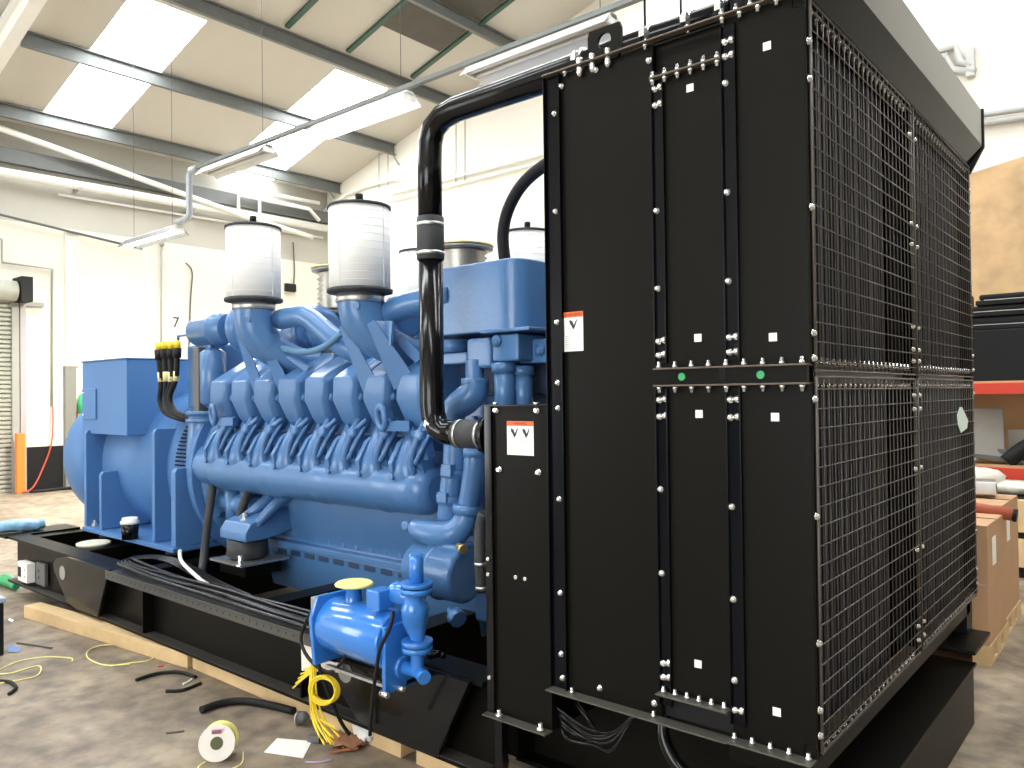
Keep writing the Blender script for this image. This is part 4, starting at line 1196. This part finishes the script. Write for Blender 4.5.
# lifting lug on top
m = MB()
x0, x1, z0, z1 = -.822, -.672, 3.0, 3.13
cx, cz, hr = (x0 + x1) / 2, 3.078, .030
N = 24
outer, inner = [], []
for k in range(N):
    a = 2 * PI * (k + .5) / N
    c, s = math.cos(a), math.sin(a)
    t = min((x1 - x0) / 2 / max(abs(c), 1e-6), (z1 - cz if s > 0 else cz - z0) / max(abs(s), 1e-6))
    outer.append((cx + c * t, cz + s * t)); inner.append((cx + c * hr, cz + s * hr))
vs = [(a, y, b) for y in (-.012, .0) for a, b in outer] + [(a, y, b) for y in (-.012, .0) for a, b in inner]
fs = []
for k in range(N):
    k2 = (k + 1) % N
    fs += [(k, k2, 2 * N + k2, 2 * N + k), (N + k2, N + k, 3 * N + k, 3 * N + k2), (k2, k, N + k, N + k2), (2 * N + k, 2 * N + k2, 3 * N + k2, 3 * N + k)]
m.add(vs, fs)
m.build('lifting_lug', BLACK, ra)
# labels
def label_plate(x0, x1, z0, z1, y, two=False):
    o = MB().box(x0, x1, y - .0015, y, z0, z1).build('warning_label', PAPER, ra, label='white warning label with an orange header')
    hh = (z1 - z0) * .14
    MB().box(x0, x1, y - .0022, y - .0015, z1 - hh, z1).build('label_header', LABO, o)
    text('WARNING', hh * .8, INK, o, ((x0 + x1) / 2, y - .0026, z1 - hh / 2), (PI / 2, 0, 0), 'label_lettering', .0002)
    w = x1 - x0
    m = MB()
    cols = (x0 + w * .28, x0 + w * .72) if two else (x0 + w * .5,)
    for cx in cols:
        s = w * (.26 if two else .38)
        cz = z1 - hh - s * .75
        # hand shape struck by a slanted blade
        m.prism([(cx - s * .5, cz + s * .5), (cx - s * .1, cz + s * .35), (cx + s * .1, cz - s * .1), (cx + s * .45, cz + s * .5), (cx + s * .55, cz + s * .45), (cx + s * .25, cz - s * .3), (cx, cz - s * .6), (cx - s * .2, cz - s * .2), (cx - s * .45, cz + s * .1)], 'y', y - .0023, y - .0015)
    m.build('pictogram', INK, o)
    m = MB()
    zz = z1 - hh - w * (.45 if two else .78)
    r_ = random.Random(2)
    while zz > z0 + .006:
        m.box(x0 + w * .1, x0 + w * (.55 + .33 * r_.random()), y - .0020, y - .0015, zz, zz + .0018); zz -= .008
    m.build('small_print', GREY, o)
label_plate(-.962, -.868, 1.912, 2.066, -.0005)
for (x, z) in ((-.401, 2.811), (-.123, 2.876), (-.385, 1.935), (-.119, 1.923), (-.385, 1.671), (-.116, 1.663), (-.403, .804), (-.126, .708)):
    MB().box(x - .0135, x + .0135, -.001, .0, z - .0135, z + .0135).build('white_sticker', PAPER, ra)
for x, z in ((-.44, 1.801), (-.155, 1.801)):
    MB().lathe((x, -.0185, z), (0, -1, 0), [(0, .0135), (.001, .0135)], 18).build('green_dot', GREEN, ra)
m = MB(); m.prism([(2.068, 1.611), (2.14, 1.65), (2.19, 1.65), (2.344, 1.576), (2.313, 1.534), (2.158, 1.515), (2.088, 1.559)], 'x', .013, .015)
m.build('green_tag', M('tag_mint', (.75,.92,.85), .4), ra)

# bolts ------------------------------------------------------------
bolts = []   # (point, outward axis)
def B(x, z): bolts.append(((x, -.004, z), 'y'))
def Bv(x, y, z, up=1): bolts.append(((x, y, z), 'zu' if up > 0 else 'zd'))
def Bm(y, z): bolts.append(((.002, y, z), 'x'))
# left strip
for z in (2.86, 2.47, 2.03, 1.79, 1.69, 1.33, .96, .72): B(-L + .045, z)
for x, z in ((-.955, 2.98), (-.79, 3.0), (-.56, 2.97)): B(x + .0, z - .02)
for x, z in ((-.985, .628), (-.81, .628), (-.575, .628)): B(x, z)
for zs in ((2.84, 2.78, 2.40, 2.12, 1.93, 1.88), (1.72, 1.66, 1.40, 1.10, .78, .73)):
    for z in zs:
        B(-A_ + .012, z)
        if z in (2.84, 2.78, 1.93, 1.88, 1.72, 1.66, .78, .73): B(-A_ + .034, z + .004)
for zs in ((2.93, 2.88, 2.79, 2.42, 2.12, 1.93, 1.88), (1.72, 1.66, 1.36, 1.05, .78, .68)):
    for z in zs:
        B(-B_ + .012, z)
        if z in (2.93, 2.88, 1.93, 1.88, 1.72, 1.66, .68): B(-B_ + .036, z + .002)
def row(x0, x1, n, z, up):
    for i in range(n):
        Bv(x0 + (x1 - x0) * i / (n - 1), -.018, z, up)
row(-.54, -.29, 6, 2.878, 1); row(-.54, -.29, 6, 2.872, -1)
row(-.53, -.02, 9, M1 + .003, 1); row(-.53, -.02, 9, M2 - .003, -1)
row(-.53, -.30, 6, .681, 1)
row(-.27, -.02, 6, ZT + .003, 1); row(-.27, -.02, 5, ZT - .003, -1)
row(-.265, -.02, 5, ZB + .007, 1)
for x in (-.93, -.57): Bv(x, -.02, ZB + .003, 1); Bv(x, -.014, ZT - .003, -1)
for x in (-.86, -.80, -.73): bolts.append(((x, -.014, ZT - .01), 'zb'))
for z in (2.86, 2.74, 2.33, 1.93, 1.85, 1.72, 1.35, .95, .74, .66):
    Bm(.018, z); Bm(W - .018, z)
for z in (2.86, 2.47, 2.38, 2.02, 1.92, 1.87, 1.72, 1.66, 1.40, 1.05, .72, .66):
    Bm(K1 - .047, z); Bm(K1 + .047, z)
nb = 21
for y0, y1 in ((.07, K1 - .09), (K1 + .09, W - .07)):
    for i in range(nb):
        y = y0 + (y1 - y0) * i / (nb - 1)
        for z, u in ((ZT - .04, -1), (M1 + .002, 1), (M2 - .002, -1), (ZB + .012, 1)):
            bolts.append(((-.008, y, z), 'zu' if u > 0 else 'zd'))
AXV = {'y': Vector((0, -1, 0)), 'zu': Vector((0, 0, 1)), 'zd': Vector((0, 0, -1)), 'x': Vector((1, 0, 0)), 'zb': Vector((0, 0, 1))}
def bolt_geo(mb, p, ax, seg=10):
    s = 1.0
    if ax in ('zu', 'zd'):
        mb.lathe(p, AXV[ax], [(0, .0095), (.009, .0095), (.010, .0065), (.022, .006)], seg)
    elif ax == 'zb':
        mb.lathe(p, AXV[ax], [(-.035, .007), (-.02, .0125), (0, .013), (.004, .008), (.03, .013), (.036, .013)], seg)
    else:
        mb.lathe(p, AXV[ax], [(0, .0125), (.003, .0125), (.004, .010), (.011, .0085), (.013, .005)], seg)
camp = Vector((0.8835, -2.503, 1.75))
bolts.sort(key=lambda b: (Vector(b[0]) - camp).length)
protos = {}
for i, (p, ax) in enumerate(bolts[:96]):
    if ax not in protos:
        mb = MB(); bolt_geo(mb, (0, 0, 0), ax)
        o = mb.build('bolt', ZINC, ra, loc=(0, 0, 0))
        o.location = Vector(p) - wloc(ra)
        protos[ax] = o
    else:
        link_part(protos[ax], ra, p)
mb = MB()
for p, ax in bolts[96:]:
    bolt_geo(mb, p, ax, 8)
o = mb.build('small_bolts', ZINC, ra); o['kind'] = 'stuff'

# slim cabinet beside the radiator
cb = thing('belt_guard_cabinet', 'slim black cabinet with a warning label bolted beside the radiator', 'cabinet', (-1.2, .15, .38))
MB().box(-1.375, -1.045, .0, .30, .40, 1.702).build('cabinet_body', BLACK, cb, .003, 1)
MB().box(-1.378, -1.34, -.016, -.0, .40, 1.70).build('edge_flange', BLACKG, cb, .001, 1)
MB().box(-1.378, -1.044, -.016, .0, 1.697, 1.703).build('top_flange', BLACKG, cb)
MB().box(-1.378, -1.044, -.05, .0, .396, .402).build('bottom_flange', bpy.data.materials['angle_grey'], cb)
MB().box(-1.37, -1.33, .02, .06, .1, .40).build('leg', BLACKG, cb)
for x, z in ((-1.32, 1.68), (-1.10, 1.68), (-1.305, 1.43), (-1.095, 1.43)):
    MB().lathe((x, -.001, z), (0, -1, 0), [(0, .014), (.004, .014), (.005, .010), (.015, .009)], 10).build('bolt', ZINC, cb)
for x in (-1.32, -1.10):
    MB().lathe((x, -.008, 1.703), (0, 0, 1), [(0, .012), (.01, .012)], 10).build('bolt', ZINC, cb)
for x, z in ((-1.36, 1.05), (-1.36, .985), (-1.36, .55), (-1.22, .99), (-1.17, .99)):
    MB().lathe((x, -.016 if x < -1.3 else 0, z), (0, -1, 0), [(0, .009), (.01, .008)], 10).build('bolt', ZINC, cb)
for x in (-1.30, -1.08):
    MB().lathe((x, -.03, .403), (0, 0, 1), [(0, .016), (.012, .016), (.013, .009), (.03, .009)], 10).build('bolt', ZINC, cb)
_ra = ra; ra = cb
label_plate(-1.262, -1.12, 1.495, 1.635, -.0005, True)
ra = _ra

# cables and hose under the radiator
g = thing('cable_coil', 'coil of thin black cables hanging under the radiator bottom flange', 'cable', (-.85, .05, .5))
rc = random.Random(9)
for i in range(7):
    m = MB()
    dz = .016 * i
    j1, j2, j3 = [rc.uniform(-.015, .015) for _ in range(3)]
    m.tube([(-1.08, .03 + .01 * i, .50 - dz * .7), (-.99, .02, .475 - dz + j1), (-.88, .01 + .008 * i, .455 - dz * .9 + j2), (-.77, .02, .475 - dz * .8 + j3), (-.69 + .02 * j1, .05, .55)], .0065, 8, 5)
    m.build('cable_loop', BLACKG, g)
m = MB(); m.tube([(-.93, .0, .545), (-.83, -.01, .47)], .008, 8); m.build('cable_end', BLACKG, g)
m = MB(); m.tube([(-.57, .06, .58), (-.56, .03, .50), (-.50, .02, .42), (-.42, .02, .39), (-.30, .03, .385), (-.1, .05, .38)], .024, 16, 5)
o = m.build('drain_hose', BLACKG, None, loc=(-.5, .04, .38)); tag(o, 'black drain hose curving down under the radiator', 'hose')
MB().lathe((-.30, .03, .385), (1, 0, 0), [(0, .028), (.014, .028)], 18).build('hose_clip', STEEL, o)

# ================================================================== JACKET WATER HEATER AND PUMP
hp_ = thing('jacket_water_heater', 'bright blue cylindrical preheater with circulation pump beside the skid', 'heater', (-2.0, -.15, .45))
hy = -.15
m = MB(); m.lathe((-2.24, hy, .655), (1, 0, 0), [(0, .125), (.015, .130), (.44, .130), (.455, .125)], 36); m.build('tank', BLUEG, hp_)
m = MB(); m.prism([(hy - .12, .48), (hy + .12, .48), (hy + .14, .62), (hy + .14, .80), (hy - .10, .80), (hy - .14, .70)], 'x', -2.262, -2.238); m.build('end_plate', BLUEG, hp_, .004)
m = MB(); m.prism([(hy - .10, .45), (hy + .09, .45), (hy + .09, .74), (hy - .10, .74)], 'x', -1.785, -1.76); m.build('end_plate', BLUEG, hp_, .004)
MB().box(-2.30, -2.262, hy - .10, hy - .0, .66, .79).build('junction_box', GREY, hp_, .005)
MB().lathe((-2.262, hy - .02, .60), (-1, 0, 0), [(0, .03), (.04, .03), (.045, .022)], 12).build('cable_gland', WHITE, hp_)
m = MB(); m.lathe((-2.10, hy, .77), (0, 0, 1), [(0, .05), (.02, .04), (.07, .036), (.075, .05), (.085, .05)], 20); m.build('filler_neck', BLUEG, hp_)
m = MB(); m.lathe((-2.10, hy, .857), (0, 0, 1), [(0, .085), (.006, .088), (.014, .08)], 28); m.v = [(x if x < -2.10 else -2.10 + (x + 2.10) * 1.15, y, z) for x, y, z in m.v]
m.build('yellow_cap', LYEL, hp_, label='pale yellow plastic cap on the filler neck')
PX0 = -1.665
m = MB()
m.lathe((PX0, hy, .93), (0, 0, 1), [(0, .032), (.125, .032)], 20)
m.lathe((PX0, hy, .915), (0, 0, 1), [(0, .070), (.018, .070)], 28)
m.build('outlet_pipe', BLUEG, hp_)
m = MB(); m.lathe((PX0, hy, .885), (0, 0, 1), [(0, .070), (.024, .070)], 28)
m.tube([(PX0, hy, .885), (PX0, hy - .01, .86), (PX0 - .0, hy - .01, .82), (PX0 - .01, hy, .76), (PX0, hy, .70), (PX0, hy, .685)], [.036, .045, .062, .058, .034, .032], 20, 4)
m.lathe((PX0, hy, .66), (0, 0, 1), [(0, .068), (.022, .068)], 28)
m.build('pump_body', BLUEG, hp_)
m = MB(); m.lathe((PX0, hy, .634), (0, 0, 1), [(0, .068), (.022, .068)], 28)
m.tube([(PX0, hy, .64), (PX0, hy, .56), (PX0 - .01, hy, .54)], .03, 16, 3)
m.tube([(-1.78, hy, .545), (-1.66, hy, .545), (-1.60, hy - .02, .535)], .03, 16, 3)
m.lathe((-1.78, hy, .545), (1, 0, 0), [(0, .05), (.04, .05)], 16)
m.build('inlet_elbow', BLUEG, hp_)
MB().lathe((-1.84, hy + .02, .86), (1, 0, 0), [(0, .045), (.02, .052), (.16, .052)], 20).build('pump_motor', BLUEG, hp_)
MB().box(-1.90, -1.81, hy - .09, hy + .0, .80, .885).build('motor_box', BLUEG, hp_, .006)
m = MB(); m.lathe((-1.77, hy - .12, .462), (1, 0, 0), [(0, .012), (.05, .012)], 8); m.lathe((-1.77, hy - .03, .462), (1, 0, 0), [(0, .012), (.05, .012)], 8)
m.build('mount_bolt', ZINC, hp_)
MB().box(-2.26, -1.76, hy + .02, .18, .46, .478).build('support_rail', BLACK, hp_)
MB().box(-2.24, -1.78, hy - .06, hy - .04, .455, .468).build('support_rod', STEEL, hp_)
cable('motor_cable', [(-1.683,-0.27,0.826), (-1.646,-0.32,0.777), (-1.688,-0.34,0.682), (-1.746,-0.32,0.538), (-1.828,-0.27,0.396), (-1.905,-0.22,0.228)], .0085, BLACKD, 'black cable looping down in front of the blue heater')
cable('gland_cable', [(-2.30, hy - .06, .74), (-2.463,-0.15,0.637), (-2.524,-0.15,0.516), (-2.407,-0.18,0.448), (-2.22,-0.2,0.435), (-2.104,-0.2,0.539), (-2.179,-0.2,0.595), (-2.313,-0.2,0.496), (-2.26,-0.2,0.364), (-2.212,-0.15,0.193), (-2.176,-0.12,0.122)], .009, BLACKD, 'black cable coiled left of the blue heater beside the white plate')

# white plate and yellow coil
o = thing('switch_plate', 'white plastic plate hanging on the skid behind the yellow coil', 'plate', (-2.491,-0.06,0.424))
MB().prism([(-2.637,-0.06,0.503)[::2], (-2.464,-0.06,0.521)[::2], (-2.449,-0.06,0.407)[::2], (-2.302,-0.06,0.423)[::2], (-2.303,-0.06,0.378)[::2], (-2.631,-0.06,0.317)[::2]], 'y', -.075, -.06).build('plate_body', M('pinkish_white', (.80,.72,.66), .5), o, .002)
MB().rbox((-2.404,-0.08,0.522), (.05, .03, .06)).build('knob', WHITE, o, .01)
o = thing('yellow_wire_coil', 'coil of yellow wire hanging over the skid edge beside the heater', 'wire coil', (-2.273,-0.22,0.296))
rr = random.Random(5)
for i in range(14):
    m = MB(); pts = []
    ph = rr.uniform(0, 6.28); a = rr.uniform(.038, .055); bb = rr.uniform(.068, .088)
    cx_, cy_, cz_ = (-2.241,-0.22,0.351)
    for k in range(25):
        t = ph + 2 * PI * k / 24
        pts.append((cx_ + math.cos(t) * (a + .01), cy_ + math.cos(t) * .03 - .012 + i * .002, cz_ + math.sin(t) * bb * .8))
    m.tube(pts, .0045, 6); m.build('wire_turn', YEL, o)
for i in range(9):
    m = MB(); e = rr.uniform(-6, 14)
    a0 = Vector((-2.449,-0.12,0.473)); a1 = Vector((-2.356,-0.2,0.318)); a2 = Vector((-2.318,-0.2,0.182)); a3 = Vector((-2.142,-0.25,0.161))
    j = Vector((rr.uniform(-.03, .03), rr.uniform(-.02, .02), rr.uniform(-.01, .02)))
    m.tube([a0 + j * .3, a1 + j * .6, a2 + j, a3 + j * 1.6 + Vector((e * .004, 0, -.02 + .003 * e))], .0045, 6, 5)
    m.build('wire_tail', YEL, o)
for i in range(5):
    m = MB(); j = Vector((0, .01 * i, .012 * i))
    m.tube([Vector((-2.434,-0.15,0.374)) + j, Vector((-2.49,-0.17,0.328)) + j, Vector((-2.553,-0.18,0.276)) + j * 1.6], .0045, 6, 4)
    m.build('wire_tail', YEL, o)

# ------------------------------------------------------------------ floor clutter
def on_floor(px): pass
sp = thing('wire_spool', 'white cardboard spool wound with yellow wire on the floor', 'spool', (-2.646,-0.517,0))
c = Vector((-2.674,-0.526,0.086))
ax = Vector((.72, -.62, .18)).normalized()
MB().lathe(c, ax, [(0, .085), (.006, .085)], 32).build('front_flange', M('spool_white', (.85,.80,.74), .6), sp)
MB().lathe(c - ax * .085, ax, [(0, .072), (.085, .072)], 32).build('winding', LYEL, sp)
MB().lathe(c - ax * .092, ax, [(0, .085), (.006, .085)], 32).build('rear_flange', LYEL, sp)
MB().lathe(c + ax * .0062, ax, [(0, .030), (.001, .030)], 20).build('hub_hole', M('hub_dark', (.10,.11,.05), .7), sp)
m = MB(); u, v, a_ = vrot(ax); m.rbox(c + ax * .008 + Vector((0, 0, .055)), (.045, .003, .018), rz=math.atan2(ax.x, -ax.y)); m.build('printed_mark', M('print_pink', (.35,.12,.2), .6), sp)
o = cable('loose_wire', [(-2.689,-0.579,0.01), (-2.658,-0.631,0.01), (-2.558,-0.601,0.01), (-2.53,-0.49,0.01), (-2.642,-0.407,0.01)], .003, LYEL, 'loose end of yellow wire beside the white spool', 'wire')
m = MB(); q = [(-2.575,-0.334,0.003), (-2.37,-0.251,0.003), (-2.493,-0.112,0.003), (-2.663,-0.203,0.003)]
m.add(q, [(0, 1, 2, 3)]); m.add([(a, b, c - .002) for a, b, c in q], [(3, 2, 1, 0)])
tag(m.build('paper_sheet', PAPER, None), 'blank white sheet of paper lying on the floor by the timber', 'paper')
cable('cut_hose', [(-3.267,-0.289,0.022), (-3.268,-0.164,0.022), (-3.191,-0.066,0.022), (-3.028,-0.01,0.022), (-2.85,0.025,0.022)], .021, BLACKD, 'cut length of thick black hose on the floor behind the spool', 'hose')
cable('cut_hose', [(-4.05,-0.292,0.012), (-4.061,-0.169,0.012), (-3.981,-0.06,0.012), (-3.805,-0.034,0.012)], .011, BLACKD, 'curved thin black hose piece on the floor by the timber', 'hose')
cable('cut_hose', [(-3.729,-0.26,0.01), (-3.665,-0.189,0.01), (-3.688,-0.063,0.01)], .010, BLACKD, 'short straight black hose piece below the curved thin one', 'hose')
cable('cut_hose', [(-4.709,-0.828,0.01), (-4.64,-0.795,0.01), (-4.497,-0.807,0.01), (-4.421,-0.868,0.01)], .011, BLACKD, 'hooked black hose end on the floor at the left edge', 'hose')
cable('yellow_wire', [(-4.463,-0.274,0.005), (-4.417,-0.166,0.005), (-4.371,-0.055,0.005), (-4.503,0.02,0.005), (-4.779,-0.006,0.005), (-4.944,-0.107,0.005), (-4.918,-0.224,0.005), (-4.745,-0.299,0.005), (-4.509,-0.287,0.005), (-4.397,-0.175,0.005)], .004, LYEL, 'thin yellow wire in a large oval loop on the floor', 'wire')
cable('yellow_wire', [(-4.974,-0.748,0.005), (-5.045,-0.61,0.005), (-5,-0.474,0.005), (-4.842,-0.375,0.005), (-4.766,-0.391,0.005)], .004, LYEL, 'long thin yellow wire arcing over the floor at left', 'wire')
cable('yellow_wire', [(-4.868,-0.78,0.005), (-4.827,-0.725,0.005), (-4.844,-0.646,0.005), (-4.829,-0.563,0.005), (-4.654,-0.634,0.005), (-4.646,-0.738,0.005), (-4.686,-0.835,0.005)], .004, LYEL, 'short yellow wire loop on the floor at the left edge', 'wire')
cable('metal_rod', [(-5.487,-0.487,0.008), (-5.338,-0.428,0.008), (-5.162,-0.373,0.008)], .006, GREYD, 'thin dark rod lying on the floor near the black bin', 'rod')
m = MB(); m.lathe((-4.206,-0.061,0.002), (0, 0, 1), [(0, .018), (.004, .016)], 10)
tag(m.build('bottle_top', RED, None), 'tiny red bottle top on the floor beside the thin hose pieces', 'bottle top')
cable('white_scrap', [(-3.77,-0.135,0.006), (-3.778,-0.099,0.006), (-3.808,-0.058,0.006)], .007, WHITE, 'small white plastic scrap between two black hose pieces', 'scrap')
cable('dark_rod', [(-3.165,-0.537,0.006), (-3.114,-0.465,0.006)], .005, GREYD, 'short dark rod on the open floor left of the spool', 'rod')
cable('lilac_wire', [(-2.324,-0.272,0.005), (-2.268,-0.227,0.005), (-2.244,-0.169,0.005)], .004, M('lilac', (.45,.35,.6), .5), 'short lilac wire on the floor in front of the paper sheet', 'wire')
o = thing('cable_plug', 'grey plug lying against the timber beside the yellow coil', 'plug', (-2.717,-0.035,0))
b = wloc(o)
MB().lathe(b + Vector((-.03, 0, .035)), (1, .3, .1), [(0, .02), (.02, .032), (.06, .032), (.08, .018)], 14).build('plug_body', GREYD, o)
MB().ring(b + Vector((.0, 0, .035)), (1, .3, .1), .033, .005, 18, 6).build('collar', STEEL, o)
o = tag(MB().rbox((-2.477,-0.105,0.02), (.07, .04, .035), rz=.4).build('terminal_block', GREYD, None, .004), 'small dark terminal block below the yellow wire ends', 'block')
o = thing('rag', 'crumpled brown rag with white plastic at the foot of the skid', 'rag', (-2.33,0.013,0))
b = wloc(o)
rnd = random.Random(11)
def crumple(c, r, sc, mat, nm):
    m = MB(); m.ball(c, r, 18, sc)
    m.v = [(x + rnd.uniform(-.012, .012), y + rnd.uniform(-.012, .012), max(.002, z + rnd.uniform(-.014, .014))) for x, y, z in m.v]
    m.build(nm, mat, o)
crumple(b + Vector((0, -.03, .02)), .07, (1.5, .9, .35), M('rag_brown', (.30,.14,.07), .8), 'brown_cloth')
crumple(b + Vector((.06, .03, .06)), .06, (1.2, .6, .8), WHITE, 'white_plastic')
cable('red_wire', [(-2.308,-0.139,0.01), (-2.268,-0.08,0.01), (-2.231,-0.028,0.012)], .006, M('rust_wire', (.45,.15,.06), .5), 'rust coloured wire piece on the floor by the rag', 'wire')
m = MB(); m.ball((-2.059,0.049,0.13), .016, 10, (1.6, 1, .8))
tag(m.build('ear_plug', WHITE, None), 'small white plug lying on the skid bottom flange', 'plug')
o = thing('wrapped_roll', 'roll wrapped in pale blue film lying on the skid end', 'roll', (-7.221,0.09,0.629))
m = MB(); a = Vector((-7.441,-0.069,0.565)); b = Vector((-7.421,0.358,0.565)); pass
m.tube([a, a.lerp(b, .3) + Vector((0, 0, .01)), a.lerp(b, .6), a.lerp(b, .85) + Vector((0, 0, -.01)), b], [.055, .053, .055, .05, .04], 18, 4)
rnd = random.Random(4)
m.v = [(x, y + rnd.uniform(-.008, .008), z + rnd.uniform(-.008, .008)) for x, y, z in m.v]
m.build('roll_body', FILM, o)
# socket boxes on the far end of the skid
o = thing('socket_box', 'white socket box fixed to the far end of the skid web', 'socket box', (-6.917,0.03,0.226))
b = Vector((-6.824,0,0.244))
MB().box(b.x - .12, b.x + .10, -.02, .05, b.z - .085, b.z + .085).build('box_body', WHITE, o, .006)
MB().box(b.x - .10, b.x - .035, -.024, -.02, b.z - .045, b.z + .04).build('opening', BLACKD, o)
for z in (-.03, .025):
    MB().lathe((b.x + .05, -.021, b.z + z), (0, -1, 0), [(0, .009), (.002, .009)], 10).build('screw', GREY, o)
o = thing('grey_plate', 'dark grey cover plate beside the white socket box on the skid', 'plate', (b.x + .22, .0, b.z))
MB().box(b.x + .13, b.x + .33, .04, .07, b.z - .09, b.z + .10).build('plate_body', GREYD, o, .004)
for z in (-.03, .03):
    MB().lathe((b.x + .2, .039, b.z + z), (0, -1, 0), [(0, .014), (.002, .014)], 10).build('hole', INK, o)
o = thing('cordless_tool', 'green and dark tool lying on the floor beyond the skid end', 'tool', (-7.341,0.044,0))
b = Vector((-7.428,0.071,0))
MB().tube([b + Vector((-.12, 0, .06)), b + Vector((0, 0, .06)), b + Vector((.16, 0, .035))], [.06, .05, .03], 14, 3).build('tool_body', GREEN, o)
MB().tube([b + Vector((-.16, 0, .05)), b + Vector((-.2, -.05, .02))], .03, 10).build('handle', GREYD, o)
o = thing('waste_bin', 'black bin with a pale rim at the left edge', 'bin', (-5.36, -.70, 0))
MB().box(-5.62, -5.28, -.92, -.63, 0, .36).build('bin_body', BLACKD, o, .01)
MB().box(-5.63, -5.27, -.93, -.62, .362, .395).build('rim', M('rim_blue', (.35,.42,.50), .4), o, .006)
m = MB(); q = [(-5.326,-0.594,0.004), (-5.27,-0.55,0.004), (-5.346,-0.501,0.004), (-5.528,-0.532,0.004)]
m.add(q, [(0, 1, 2, 3)])
tag(m.build('blue_scrap', M('scrap_blue', (.15,.28,.55), .4), None), 'small blue plastic scrap on the floor beside the black bin', 'scrap')
m = MB(); q = [(-6.223,-0.317,0.004), (-6.134,-0.317,0.004), (-6.184,-0.287,0.004), (-6.281,-0.292,0.004)]
m.add(q, [(0, 1, 2, 3)])
tag(m.build('white_scrap', WHITE, None), 'tiny white scrap on the floor behind the black bin', 'scrap')
